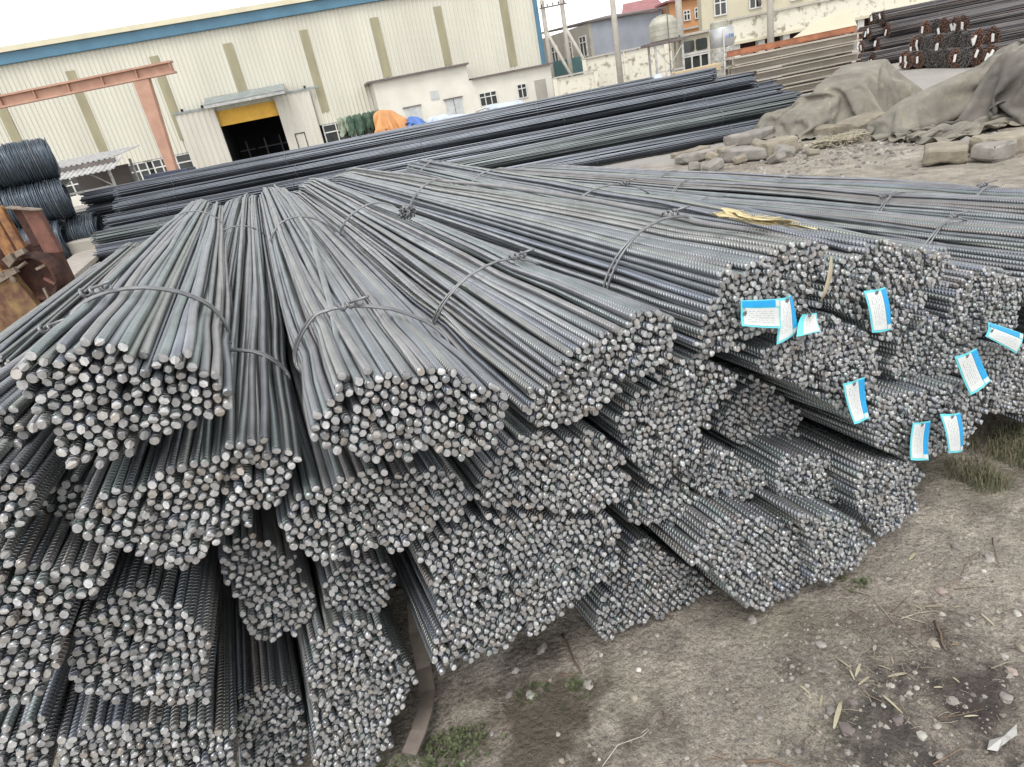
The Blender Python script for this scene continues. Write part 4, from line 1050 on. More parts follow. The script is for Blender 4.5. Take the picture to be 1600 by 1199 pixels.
SPECIAL = {3: 'white chip just below the round grey stone near the right edge', 6: 'grey stone furthest up the bare dirt, nearest to the grass', 8: 'tan stone cut by the right edge of the photo',
           10: 'pinkish stone close to the right edge, below a stalk', 11: 'big grey stone near the right edge above the torn plastic', 12: 'big grey stone in the charcoal dirt, left of the one above the plastic',
           16: 'dark stone touching the upper tip of the broad yellow leaf', 17: 'stone half behind the broad yellow leaf, on its left', 20: 'grey stone alone on the bare middle of the dirt', 22: 'grey stone just in front of the broad ribbed bottom bundle',
           34: 'grey stone half under the pile beside reddish debris', 35: 'pale stone at the right end of the clover patch', 39: 'flattish grey stone beside a small clover clump and twig', 49: 'reddish stone at the foot of the bent flat bar',
           0: 'squarish pinkish stone with a flat face among twigs, right of the pile',
           1: 'smooth tan stone at the end of the thick brown twig',
           2: 'round grey stone near the right edge of the dirt with a white chip beside it',
           14: 'pale greenish angular stone in the charcoal dirt, left of the torn white plastic',
           15: 'dark round stone in the charcoal dirt beneath an orange yellow leaf',
           18: 'largest dark stone, at the lower tip of the broad yellow leaf',
           19: 'grey pebble lit on top at the left of the charcoal dirt, near the lower edge'}
for k, (x, y, r, kind) in enumerate(STONES):
    mat = M['stone'] if kind == 'grey' else M['stone_' + kind]
    big = k >= 34 and r > .012
    lab = SPECIAL.get(k) or {'grey': 'small grey stone lying loose on the dirt', 'pale': 'small pale stone lying loose on the dirt', 'tan': 'small tan stone lying loose on the dirt',
                             'dark': 'small dark stone lying loose on the dirt', 'pink': 'small pinkish stone lying loose on the dirt', 'white': 'small white stone lying loose on the dirt'}[kind]
    stone(x, y, r * .78, mat, lab, {'grey': 'grey stones on the dirt', 'pale': 'pale stones on the dirt', 'tan': 'tan stones on the dirt', 'dark': 'dark stones on the dirt', 'pink': 'pinkish stones on the dirt', 'white': 'white stones on the dirt'}[kind])

def gravel():
    mb = MB()
    spots = [(0.75, 0.98, .35, 1100), (1.1, 1.15, .4, 1100), (.2, 1.1, .5, 1300), (1.5, 1.55, .5, 1100), (.5, 1.28, .35, 700), (-.2, 1.2, .3, 500), (.9, 1.5, .5, 900), (2.2, 2.0, .5, 300), (5.2, 8.6, .8, 900), (4.4, 8.2, .7, 800), (5.9, 7.6, .9, 600)]
    for cx_, cy_, sg, n in spots:
        for _ in range(n):
            x, y = random.gauss(cx_, sg), random.gauss(cy_, sg * .7)
            if cy_ < 3 and x * DAX[0] + y * DAX[1] > 1.02: continue
            r = (.0015 + .0075 * random.random() ** 4) * (1 if cy_ < 3 else 4.0)
            z = gz(x, y)
            a = random.uniform(0, 6.28)
            vs = []
            for j in range(5):
                q = r * random.uniform(.6, 1.35)
                vs.append((x + q * math.cos(a + j * 1.2566), y + q * math.sin(a + j * 1.2566), z - .001))
            for j in range(4):
                q = r * random.uniform(.25, .8)
                vs.append((x + q * math.cos(a + j * 1.57), y + q * math.sin(a + j * 1.57), z + r * random.uniform(.25, .8)))
            fs = [(5, 6, 7, 8), (0, 1, 5), (1, 2, 6, 5), (2, 3, 7, 6), (3, 4, 8, 7), (4, 0, 5, 8)]
            mb.add(vs, fs)
    o = mb.build('gravel', M['gravel'])
    o['kind'] = 'stuff'
def make_gravel_mat():
    mt, n, l, b = newmat('loose_gravel')
    g = n.new('ShaderNodeNewGeometry')
    cr = ramp(n, l, g.outputs['Random Per Island'], [(0, (.10, .09, .082)), (.5, (.22, .198, .172)), (.85, (.285, .26, .228)), (1, (.36, .335, .30))])
    l.new(cr.outputs[0], b.inputs['Base Color'])
    b.inputs['Roughness'].default_value = .9
    return mt
M['gravel'] = make_gravel_mat()
gravel()

LEAF_LABELS = {6: 'broad yellow leaf standing by the largest dark stone', 7: 'long orange yellow leaf lying across a dark stone', 13: 'greenish flat leaf above the charcoal dirt',
               10: 'single yellow leaf alone on the bare dirt below the right end of the pile', 11: 'yellow leaf alone on the dirt near the right edge, below the tan stone'}
for k, (x0, y0, x1, y1, w_) in enumerate(LEAVES):
    lab = LEAF_LABELS.get(k)
    leaf_blade((x0, y0, gz(x0, y0) + .004), (x1, y1, gz(x1, y1) + .005), w_ * .75, 'dry_leaf', lab or 'thin dry yellow leaf sliver on the dirt', None if lab else 'dry leaf slivers on the dirt', bend=.12)
TWIG_LABELS = {0: 'long bent tan stalk trailing from the pile toward the twigs', 5: 'thick brown twig standing over the tan stone', 12: 'grey stick lying at the lower edge of the photo', 21: 'stout brown twig leaning on the ground beside the pile, left of the bottom bundles'}
for k, (pts, r) in enumerate(TWIGS):
    mb = MB()
    path = []
    for i, (x, y) in enumerate(pts):
        path.append((x, y, gz(x, y) + r + .002 + (.008 if 0 < i < len(pts) - 1 else 0)))
        if i < len(pts) - 1:
            x2, y2 = pts[i + 1]
            xm, ym = (x + x2) / 2 + random.uniform(-.004, .004), (y + y2) / 2 + random.uniform(-.004, .004)
            path.append((xm, ym, gz(xm, ym) + r + .004))
    mb.tube(path, r, 6, r2=r * .6)
    lab = TWIG_LABELS.get(k)
    props(mb.build('twig', M['straw'] if k in (0, 7, 8, 15) else M['twig'], smooth=True), lab or ('thin tan stalk lying among the litter on the dirt' if k in (7, 8, 15) else 'thin brown twig lying on the dirt'), 'twig', None if lab else ('tan stalks on the dirt' if k in (7, 8, 15) else 'brown twigs on the dirt'))
mb = MB()
mb.tube([(x, y, gz(x, y) + .004 + .006 * (i % 2)) for i, (x, y) in enumerate(CURL)], .0011, 6)
props(mb.build('wire_curl', M['stone_pale'], smooth=True), 'pale wire with a hooked end lying on bare dirt near the lower edge', 'wire')
def debris_mat():
    return pmat('reddish_debris', (.17, .095, .07), (.10, .06, .05), 40, .85, 0, .1)
M['debris'] = debris_mat()
for k, (x, y, r, kind) in enumerate(STRAW):
    straw_clump('straw_litter', 'loose straw litter on the dirt', (x, y), r * 1.1, 30 if kind == 'y' else 60, M['straw'] if kind == 'y' else M['debris'], lift=.010, length=(.008, .04), r=.0005)
straw_clump('straw_litter', 'bits of straw scattered over the dirt', (.9, 1.12), .42, 150, M['straw'], lift=.004, length=(.006, .025), flat=.1)
straw_clump('straw_litter', 'bits of straw scattered over the dirt', (.3, 1.18), .4, 60, M['debris'], lift=.004, length=(.008, .03), flat=.1)
straw_clump('straw_litter', 'tuft of yellow straw on the dirt beside the concrete blocks', (5.05, 8.95), .26, 420, M['straw'], lift=.10, length=(.10, .30), r=.005)

def weeds(x, y, r, n):
    mb = MB()
    f = vnoise(int(abs(x) * 1000) + 3)
    for _ in range(n):
        a = random.uniform(0, 6.28); q = r * abs(random.gauss(0, .62))
        px, py = x + q * math.cos(a) * 1.3, y + q * math.sin(a) * .9
        if px * DAX[0] + py * DAX[1] > 1.26 or f(px * 22, py * 22) < -.25: continue
        h = random.uniform(.002, .016)
        z0 = gz(px, py)
        mb.tube([(px, py, z0), (px + random.uniform(-.004, .004), py, z0 + h)], .0005, 3, caps=False)
        if random.random() < .25:
            t = random.uniform(0, 6.28); L = random.uniform(.015, .035)
            s_ = Vector((-math.sin(t), math.cos(t), 0)) * .0009
            p0 = Vector((px, py, z0)); p1 = p0 + Vector((math.cos(t) * L * .5, math.sin(t) * L * .5, L * .6)); p2 = p0 + Vector((math.cos(t) * L, math.sin(t) * L, L * .5))
            mb.add([p0 - s_, p0 + s_, p1 + s_, p1 - s_, p2], [(0, 1, 2, 3), (3, 2, 4)])
            continue
        for k in range(random.choice((2, 3, 3, 4))):
            t = random.uniform(0, 6.28); L = random.uniform(.006, .013)
            c = Vector((px, py, z0 + h))
            d = Vector((math.cos(t), math.sin(t), random.uniform(-.2, .6))) * L
            s_ = Vector((-math.sin(t), math.cos(t), random.uniform(-.3, .3))) * L * .42
            mb.add([c, c + d * .55 - s_, c + d, c + d * .55 + s_], [(0, 1, 2, 3)])
    o = mb.build('weeds', M['weed']); o['kind'] = 'stuff'
for (x, y, r) in WEEDS: weeds(x, y, r * 1.3, int(min(170, 60 + r * 2600)))
def grass_tuft(x, y, r, n, hgt):
    mb = MB()
    for _ in range(n):
        a = random.uniform(0, 6.28); q = r * math.sqrt(random.random())
        px, py = x + q * math.cos(a), y + q * math.sin(a)
        t = random.uniform(0, 6.28); h = random.uniform(.4, 1) * hgt; ln = random.uniform(.2, .9) * h
        z0 = gz(px, py)
        w_ = random.uniform(.0008, .0018)
        s_ = Vector((-math.sin(t), math.cos(t), 0)) * w_
        p0 = Vector((px, py, z0)); p1 = p0 + Vector((math.cos(t) * ln * .4, math.sin(t) * ln * .4, h * .7)); p2 = p0 + Vector((math.cos(t) * ln, math.sin(t) * ln, h * random.uniform(.5, 1)))
        mb.add([p0 - s_, p0 + s_, p1 + s_ * .7, p1 - s_ * .7, p2], [(0, 1, 2, 3), (3, 2, 4)])
    o = mb.build('grass', M['grass']); o['kind'] = 'stuff'
for (x, y, r) in GRASS: grass_tuft(x, y, r * 1.2, 230, .075)
for (x, y, r) in ((5.6, 8.55, .3), (3.3, 9.1, .3), (4.5, 9.6, .25)): grass_tuft(x, y, r, 60, .1)

# bent flat bar in front of the pile
mb = MB()
path = [(-.415, 1.62, .24), (-.43, 1.47, .10), (-.415, 1.38, .045), (-.405, 1.31, .03), (-.41, 1.25, .03), (-.424, 1.19, .03), (-.448, 1.135, .022)]
vs, fs = [], []
fine = []
for i in range(len(path) - 1):
    for t in (0, .5):
        fine.append([a + (b_ - a) * t for a, b_ in zip(path[i], path[i + 1])])
fine.append(list(path[-1]))
for i, p in enumerate(fine):
    q0, q1 = Vector(fine[max(0, i - 1)]), Vector(fine[min(len(fine) - 1, i + 1)])
    d = (q1 - q0).normalized(); s_ = d.cross(Vector((0, 0, 1))).normalized() * .021
    nrm = s_.cross(d).normalized() * .0035
    c = Vector(p)
    vs += [c - s_ + nrm, c + s_ + nrm, c + s_ - nrm, c - s_ - nrm]
for i in range(len(fine) - 1):
    for j in range(4):
        fs.append((i * 4 + j, i * 4 + (j + 1) % 4, i * 4 + 4 + (j + 1) % 4, i * 4 + 4 + j))
fs += [(3, 2, 1, 0), tuple(len(vs) - 4 + j for j in range(4))]
mb.add(vs, fs)
props(mb.build('flat_bar', M['strap']), 'bent flat steel bar curving out from under the pile toward the weeds', 'steel bar')

# torn plastic and the concrete corner at the lower right
mb = MB()
c = Vector((.915, .885, gz(.9, .88) + .012))
pts = [(-.045, -.006), (-.025, .012), (0, .015), (.025, .026), (.05, .03), (.037, .012), (.012, 0), (-.012, -.004), (-.028, -.014)]
vs = [c + Vector((x, y, random.uniform(-.006, .012))) for x, y in pts] + [c + Vector((0, .006, .016))]
mb.add(vs, [(i, (i + 1) % 9, 9) for i in range(9)])
o = mb.build('plastic_scrap', M['plastic']); sm = o.modifiers.new('solid', 'SOLIDIFY'); sm.thickness = .001
props(o, 'torn dirty white plastic scrap at the lower right corner', 'plastic scrap')
mb = MB().box((.99, .80, gz(.97, .8) + .012), (.2, .1, .06), rz=.35, jit=.006)
props(mb.build('concrete_lump', M['concrete'], bevel=.008), 'flat pale concrete lump in the lower right corner under the plastic scrap', 'concrete lump')

# ------------------------------------------------------------------ concrete blocks, tarps on the far side of the pile
def rough_block(size, seed):
    """broken concrete: a gridded box with worn, chipped edges"""
    f = vnoise(70 + seed)
    n = (10, 6, 5)
    idx, vs, fs = {}, [], []
    def vid(i, j, k):
        if (i, j, k) not in idx:
            x, y, z = (2 * i / n[0] - 1, 2 * j / n[1] - 1, 2 * k / n[2] - 1)
            near = sum(abs(t) > .999 for t in (x, y, z))
            wear = (0, 0, .009, .02)[near] * (1 + min(1.2, max(0, f(x * 2 + 9, y * 2 + z * 3))))
            p = [x * size[0] / 2, y * size[1] / 2, z * size[2] / 2 * (1 - .06 * x * (1 if seed % 2 else -1))]
            for q, t in enumerate((x, y, z)):
                if abs(t) > .999: p[q] -= math.copysign(wear, t)
                p[q] += .0055 * f(p[0] * 6 + q * 5, p[1] * 6 + p[2] * 7)
            idx[(i, j, k)] = len(vs)
            vs.append(p)
        return idx[(i, j, k)]
    for i in range(n[0]):
        for j in range(n[1]):
            fs.append((vid(i, j, 0), vid(i, j + 1, 0), vid(i + 1, j + 1, 0), vid(i + 1, j, 0)))
            fs.append((vid(i, j, n[2]), vid(i + 1, j, n[2]), vid(i + 1, j + 1, n[2]), vid(i, j + 1, n[2])))
    for i in range(n[0]):
        for k in range(n[2]):
            fs.append((vid(i, 0, k), vid(i + 1, 0, k), vid(i + 1, 0, k + 1), vid(i, 0, k + 1)))
            fs.append((vid(i, n[1], k), vid(i, n[1], k + 1), vid(i + 1, n[1], k + 1), vid(i + 1, n[1], k)))
    for j in range(n[1]):
        for k in range(n[2]):
            fs.append((vid(0, j, k), vid(0, j, k + 1), vid(0, j + 1, k + 1), vid(0, j + 1, k)))
            fs.append((vid(n[0], j, k), vid(n[0], j + 1, k), vid(n[0], j + 1, k + 1), vid(n[0], j, k + 1)))
    return MB().add(vs, fs)
BLOCK_LABELS = ['chunk of broken concrete kerb nearest to the pile, half under its edge', 'low sandy kerb chunk leaning on the first broken chunk', 'long concrete block lying slanted in front of the canvas heap',
                'long flat concrete block in the nearest line of blocks', 'mossy sandy concrete block standing a little proud in the nearest line of blocks', 'pale concrete block with straw in front of it',
                'big squared concrete block against the front of the canvas heap', 'long pale concrete block at the right, along the pile edge', 'stubby concrete block right of the long pale one',
                'concrete block at the right edge of the photo', 'small flat sandy chunk between the long blocks', 'concrete chunk at the foot of the dark bar stack']
for k, (a, b, dep, h, kind) in enumerate(BLOCKS):
    A, Bv = Vector((*a, 0)), Vector((*b, 0))
    d = Bv - A
    rz = math.atan2(d.y, d.x)
    nrm = Vector((-math.sin(rz), math.cos(rz), 0))
    c = (A + Bv) / 2 + nrm * dep / 2
    o = rough_block((d.length, dep, h * .85), k).build('concrete_block', M['concrete'] if kind == 'c' else M['concrete_warm'], loc=(c.x, c.y, h * .425 - .02), smooth=False)
    o.rotation_euler = (random.uniform(-.07, .07), random.uniform(-.06, .06), rz + random.uniform(-.06, .06))
    props(o, BLOCK_LABELS[k], 'concrete block', 'broken concrete blocks beside the pile')

RUB = [(3.6, 9.75), (3.95, 9.45), (4.3, 9.0), (4.65, 9.3), (3.3, 9.0), (4.05, 8.7), (5.5, 9.2), (4.85, 9.75), (3.15, 9.3), (4.45, 10.1), (5.1, 9.5), (6.1, 8.9), (4.5, 8.6), (5.95, 7.3), (5.4, 7.0), (3.75, 9.15)]
for k, (x, y) in enumerate(RUB):
    r_b = random.uniform(.05, .13)
    o = rough_block((r_b * 2.2, r_b * 1.5, r_b * 1.1), 30 + k).build('rubble_chunk', M['concrete'] if k % 3 else M['concrete_warm'], loc=(x, y, r_b * .4))
    o.rotation_euler = (random.uniform(-.4, .4), random.uniform(-.4, .4), random.uniform(0, 3))
    props(o, 'small broken concrete chunk lying among the concrete blocks', 'rubble', 'small broken chunks between the concrete blocks')

def drape(name, label, cat, outline, peaks, mat, seed, fold=.12, res=46, group=None, base=.02, pleat=None, steep=5.0, flat=1.3):
    """cloth heaped over something: a height field over a closed outline, hanging to the ground at its rim; pleat = (direction, wavelength, depth)"""
    P = np.array(outline)
    c = P.mean(0)
    f, f2 = vnoise(seed), vnoise(seed + 500)
    na, nr = res, max(10, int(res * .6))
    ang = np.linspace(0, 2 * math.pi, na, endpoint=False)
    size = np.linalg.norm(P - c, axis=1).mean()
    rim = []
    for a in ang:
        d = np.array([math.cos(a), math.sin(a)])
        best = .05
        for i in range(len(P)):
            p, q = P[i] - c, P[(i + 1) % len(P)] - c
            den = d[0] * (q - p)[1] - d[1] * (q - p)[0]
            if abs(den) < 1e-9: continue
            t = (p[0] * (q - p)[1] - p[1] * (q - p)[0]) / den
            s_ = (p[0] * d[1] - p[1] * d[0]) / den
            if t > 0 and -1e-6 <= s_ <= 1 + 1e-6: best = max(best, t)
        rim.append(best)
    rim = np.array(rim)
    rim = (rim + np.roll(rim, 1) + np.roll(rim, -1)) / 3 * (1 + np.array([.05 * f(math.cos(a) * 3, math.sin(a) * 3) + .025 * math.sin(11 * a + 2 * f(math.cos(a), math.sin(a))) for a in ang]))
    def height(x, y):
        return max(ph * math.exp(-(((x - px) / pr) ** 2 + ((y - py) / pr) ** 2) ** flat) for px, py, pr, ph in peaks)
    def crease(x, y, q):
        v = f2(x * q + .4 * f(x * q, y * q), y * q)
        return (1 - min(1, abs(v))) ** 3
    vs = [(c[0], c[1], height(*c) + base)]
    k0 = 1.0 / size
    for k in range(1, nr + 1):
        t = k / nr
        for j, a in enumerate(ang):
            x, y = c[0] + math.cos(a) * rim[j] * t, c[1] + math.sin(a) * rim[j] * t
            h = height(x, y)
            edge = min(1, (1 - t) * steep)
            u, v = (x - c[0]) * k0, (y - c[1]) * k0
            z = (h + .02) * (edge ** .6) + base
            z += fold * edge * min(1, h * 3 + .15) * (.55 * crease(u, v, .8) + .35 * crease(u + 3, v, 1.7) + .16 * crease(u, v + 7, 3.4) - .35)
            if pleat:
                w_ = -math.sin(pleat[0]) * x + math.cos(pleat[0]) * y
                l_ = math.cos(pleat[0]) * x + math.sin(pleat[0]) * y
                ph_ = 2 * math.pi * w_ / pleat[1] + 1.4 * f(l_ * .9, w_ * .6)
                z += pleat[2] * edge * (abs(math.sin(ph_)) ** .7 - .5) * (.7 + .3 * f(l_ * 2, w_))
            vs.append((x, y, max(z, .005) if t < 1 else -.01))
    fs = [(0, 1 + j, 1 + (j + 1) % na) for j in range(na)]
    for k in range(nr - 1):
        for j in range(na):
            j2 = (j + 1) % na
            fs.append((1 + k * na + j, 1 + (k + 1) * na + j, 1 + (k + 1) * na + j2, 1 + k * na + j2))
    o = MB().add(vs, fs).build(name, mat, smooth=True)
    return props(o, label, cat, group)

def cloth(name, label, cat, size, n, centre, rot, squash, under, mat, seed, steps=170, z0=None, group=None, thick=.006):
    """a sheet dropped over the heap it covers: grid of points with stretch, shear and bend springs, falling until it lies"""
    r_ = np.random.default_rng(seed)
    nx, ny = n
    dx, dy = size[0] / (nx - 1), size[1] / (ny - 1)
    gx, gy = np.meshgrid((np.arange(nx) - (nx - 1) / 2) * dx * squash[0], (np.arange(ny) - (ny - 1) / 2) * dy * squash[1], indexing='ij')
    wob = sum(r_.normal(0, 1) * np.sin(r_.uniform(1, 9) * gx / size[0] * 2 + r_.uniform(1, 9) * gy / size[1] * 2 + r_.uniform(0, 6.28)) for _ in range(14)) * .012
    c_, s_ = math.cos(rot), math.sin(rot)
    X = centre[0] + gx * c_ - gy * s_
    Y = centre[1] + gx * s_ + gy * c_
    P_ = np.stack([X, Y, np.zeros_like(X)], -1)
    P_[..., 2] = under(X, Y) + .06 + wob + r_.normal(0, .006, X.shape)
    V_ = np.zeros_like(P_)
    dt = .022
    dg = math.hypot(dx, dy)
    sl = np.s_
    cons = []
    for o in (0, 1):
        cons.append((sl[o:nx - 1:2, :], sl[o + 1:nx:2, :], dx, 1.0))
        cons.append((sl[:, o:ny - 1:2], sl[:, o + 1:ny:2], dy, 1.0))
    for o in (0, 1):
        cons.append((sl[o:nx - 1:2, :-1], sl[o + 1:nx:2, 1:], dg, .6))
        cons.append((sl[o:nx - 1:2, 1:], sl[o + 1:nx:2, :-1], dg, .6))
    for o in range(4):
        if o < nx - 2: cons.append((sl[o:nx - 2:4, :], sl[o + 2:nx:4, :], 2 * dx, .12))
        if o < ny - 2: cons.append((sl[:, o:ny - 2:4], sl[:, o + 2:ny:4], 2 * dy, .12))
    for st in range(steps):
        V_[..., 2] -= 9.8 * dt
        Q = P_ + V_ * dt
        for it in range(9):
            for a, b_, L, k in cons:
                A_, B_ = Q[a], Q[b_]
                m_ = (min(A_.shape[0], B_.shape[0]), min(A_.shape[1], B_.shape[1]))
                A_, B_ = A_[:m_[0], :m_[1]], B_[:m_[0], :m_[1]]
                d = B_ - A_
                ln = np.sqrt((d * d).sum(-1, keepdims=True)) + 1e-9
                corr_ = d * ((ln - L) / ln * .5 * k)
                A_ += corr_
                B_ -= corr_
            h = under(Q[..., 0], Q[..., 1]) + .008
            hit = Q[..., 2] < h
            Q[..., 2] = np.where(hit, h, Q[..., 2])
            Q[..., :2] = np.where(hit[..., None], Q[..., :2] * .3 + P_[..., :2] * .7, Q[..., :2])
        V_ = (Q - P_) / dt * .93
        sp_ = np.sqrt((V_ * V_).sum(-1, keepdims=True))
        V_ *= np.minimum(1, 2.0 / (sp_ + 1e-9))
        P_ = Q
    vs = P_.reshape(-1, 3)
    fs = [(i * ny + j, (i + 1) * ny + j, (i + 1) * ny + j + 1, i * ny + j + 1) for i in range(nx - 1) for j in range(ny - 1)]
    o = MB().add(vs.tolist(), fs).build(name, mat, smooth=True)
    sm = o.modifiers.new('solid', 'SOLIDIFY'); sm.thickness = thick
    ss = o.modifiers.new('subsurf', 'SUBSURF'); ss.levels = ss.render_levels = 1
    return props(o, label, cat, group)
def lumps(items, g=-.01):
    """height of a heap: rounded boxes (x, y, half length, half width, angle, height at both ends)"""
    def f(X, Y):
        H = np.full(np.shape(X), g, float)
        for (x, y, hl, hw, an, h0, h1) in items:
            u = (X - x) * math.cos(an) + (Y - y) * math.sin(an)
            v = -(X - x) * math.sin(an) + (Y - y) * math.cos(an)
            h = h0 + (h1 - h0) * np.clip((u / hl + 1) / 2, 0, 1)
            e = np.clip((1.15 - np.maximum(np.abs(u) / hl, np.abs(v) / hw)) / .3, 0, 1)
            H = np.maximum(H, h * e ** .7)
        return H
    return f
M['blue_dark'] = pmat('dark_blue_paint', (.05, .06, .10), (.03, .035, .055), 3, .6, 0, .05)

cloth('canvas_tarp', 'grey green canvas thrown over a low mound behind the concrete blocks', 'tarp', (3.7, 3.1), (74, 62), (6.25, 10.95), R(28), (.74, .78),
      lumps([(6.35, 10.95, .62, .42, R(40), .62, .86), (5.75, 10.75, .6, .35, R(20), .30, .62), (6.9, 10.95, .4, .35, R(10), .62, .36), (5.5, 11.5, .5, .35, R(60), .35, .25)]), M['tarp_green'], 3)
cloth('canvas_tarp', 'grey green canvas bunched in long layered folds between the canvas heap and the dark canvas', 'tarp', (3.6, 4.6), (58, 84), (6.95, 8.75), R(6), (.88, .40),
      lumps([(6.9, 9.05, 1.15, .16, R(6), .36, .80), (7.3, 8.55, .7, .30, R(5), .10, .42), (7.9, 9.0, .6, .4, 0, .7, .8)]), M['tarp_green'], 12)
cloth('canvas_tarp', 'dark canvas folded over a boxy pile at the right edge of the photo', 'tarp', (2.9, 2.9), (52, 52), (7.35, 8.0), R(20), (.74, .74),
      lumps([(7.15, 8.15, .5, .36, R(15), .80, .74), (7.25, 7.75, .5, .28, R(10), .60, .62), (7.9, 8.0, .5, .5, 0, .74, .7)]), M['tarp_dark'], 21)

# ------------------------------------------------------------------ long dark stacks of bars across the yard
def long_bundle(a, b, r, n, mat, label, group, seed=0, name='bar_bundle', ends=None, jag=.12, tags=0, ties=(.12, .33, .55, .8), cat='bar bundle', rb=.014, ovl=(1.0, .82)):
    """a bundle of long bars from a to b (centres of its two ends), its outer bars joined into one part"""
    r_ = np.random.default_rng(seed)
    A, Bv = np.array(a, float), np.array(b, float)
    ax = (Bv - A) / np.linalg.norm(Bv - A)
    sd_ = np.cross(ax, [0, 0, 1]); sd_ /= np.linalg.norm(sd_)
    up = np.cross(sd_, ax)
    root = thing(name, label, cat, tuple(A), 0, group)
    mb = MB()
    cols = []
    nb = int(2 * math.pi * r / (2 * rb) * .98)
    pts = [(r * ovl[0] * math.cos(2 * math.pi * k / nb), r * ovl[1] * math.sin(2 * math.pi * k / nb)) for k in range(nb)]
    inner = []
    rr = r - 2 * rb
    while rr > rb:
        m_ = max(1, int(2 * math.pi * rr / (2.05 * rb)))
        inner += [(rr * ovl[0] * math.cos(2 * math.pi * (k + .3) / m_), rr * ovl[1] * math.sin(2 * math.pi * (k + .3) / m_)) for k in range(m_)]
        rr -= 2.1 * rb
    L = np.linalg.norm(Bv - A)
    for q, (x, z) in enumerate(pts + inner):
        out = q < len(pts)
        x += r_.normal(0, rb * .3); z += r_.normal(0, rb * .3)
        s0, s1 = r_.uniform(-jag, jag) * .5, L + r_.uniform(-jag, jag) * .5
        ph = r_.uniform(0, 6.28, 2)
        segs = ([s0, s0 + (s1 - s0) * .25, s0 + (s1 - s0) * .5, s0 + (s1 - s0) * .75, s1] if out else [s0, s0 + .5])
        path = []
        for s_ in segs:
            w_ = rb * .8 * math.sin(s_ * .9 + ph[0]); w2 = rb * .8 * math.sin(s_ * .8 + ph[1])
            path.append(ax * s_ + sd_ * (x + w_) + up * (z + w2))
        st = len(mb.f)
        mb.tube(path, rb * r_.uniform(.85, 1.05), 5)
        if ends is not None:
            mb.mi[-2] = 1; mb.mi[-1] = 1
        if not out:
            # the far tip of inner bars
            mb.tube([ax * (s1 - .5) + sd_ * x + up * z, ax * s1 + sd_ * x + up * z], rb, 5)
            if ends is not None: mb.mi[-2] = 1; mb.mi[-1] = 1
    if ends is not None:
        rc = (r - rb) * .96
        path = [ax * (.03 + .004), ax * (L - .04)]
        k0 = len(mb.f)
        mb.tube(path, rc, 18)
        mb.mi[k0:] = [1] * (len(mb.f) - k0)
    mb.build('bars', [mat, ends] if ends is not None else mat, root, smooth=False, kind='stuff')
    for t in ties:
        tb = MB()
        c = ax * L * t
        ring = [c + sd_ * (r + rb + .004) * ovl[0] * math.cos(a_) + up * (r + rb + .004) * ovl[1] * math.sin(a_) + ax * .01 * math.sin(a_ + seed) for a_ in np.linspace(0, 2 * math.pi, 17)]
        tb.tube(ring, .006, 4, caps=False)
        tb.build('tie_wire', M['wire'], root)
    for k in range(tags):
        tb = MB()
        c = -ax * .06 + sd_ * r * r_.uniform(-.5, .5) + up * r * r_.uniform(-.5, .4)
        w_, h_ = .042, .082
        s2, u2 = sd_, up + ax * r_.uniform(-.2, .2)
        an = r_.uniform(-.5, .5)
        s3, u3 = s2 * math.cos(an) + u2 * math.sin(an), u2 * math.cos(an) - s2 * math.sin(an)
        tb.slab([c - s3 * w_ - u3 * h_, c + s3 * w_ - u3 * h_, c + s3 * w_ + u3 * h_, c - s3 * w_ + u3 * h_], -ax, .004)
        tb.build('white_tag', M['tag_white'], root)
    return root
M['tag_white'] = pmat('white_paper_tag', (.82, .82, .78), (.74, .74, .70), 20, .6, 0, 0)

LAYER = ['bottom layer', 'second layer', 'third layer', 'fourth layer', 'top layer']
PLACE = ['front', 'second from the front', 'third from the front', 'fourth from the front', 'fifth from the front', 'sixth from the front', 'seventh from the front', 'eighth from the front', 'ninth from the front']
for lay, nrow in enumerate((9, 8, 6, 5, 4)):
    for k in range(nrow):
        y0 = (11.75 if lay < 2 else 12.25) + k * .40 + lay * .23 + random.uniform(-.04, .04)
        z = .15 + lay * .222 + random.uniform(-.015, .015)
        x0 = -7.1 + random.uniform(-.2, .2) - .10 * k
        x1 = 5.85 + random.uniform(-.35, .25) + .08 * k - .05 * lay
        if lay >= 3 and k >= nrow - 2: x1, x0 = 4.4 + random.uniform(-.1, .1), -8.2
        if lay == 4: x1 -= .5
        yt = random.uniform(-.08, .08)
        mat = 'stack_bar_green' if (lay, k) in ((1, 0), (3, 1)) else 'stack_bar'
        lab = ('greenish' if (lay, k) == (1, 0) else 'dark') + f' bar bundle {PLACE[k]} in the {LAYER[lay]} of the long stack'
        long_bundle((x0, y0 + .95 + yt * 1.6, z + random.uniform(-.04, .03)), (x1, y0 - .3 - yt * 1.6, z + random.uniform(-.03, .04)), .135, 0, M[mat], lab, 'dark bar bundles of the long stack', seed=lay * 10 + k, ties=(.1, .3, .5, .72, .9), rb=.0125, ovl=(1.35, .86), jag=.16)
# timber sleepers under the stack
for k, x in enumerate((-5.5, -2.0, 1.5, 4.6)):
    mb = MB().box((x, 13.4, .0), (.15, 3.6, .08))
    props(mb.build('timber_sleeper', M['twig']), 'timber sleeper bearing the long stack of dark bars', 'timber', 'timber sleepers under the long stack')
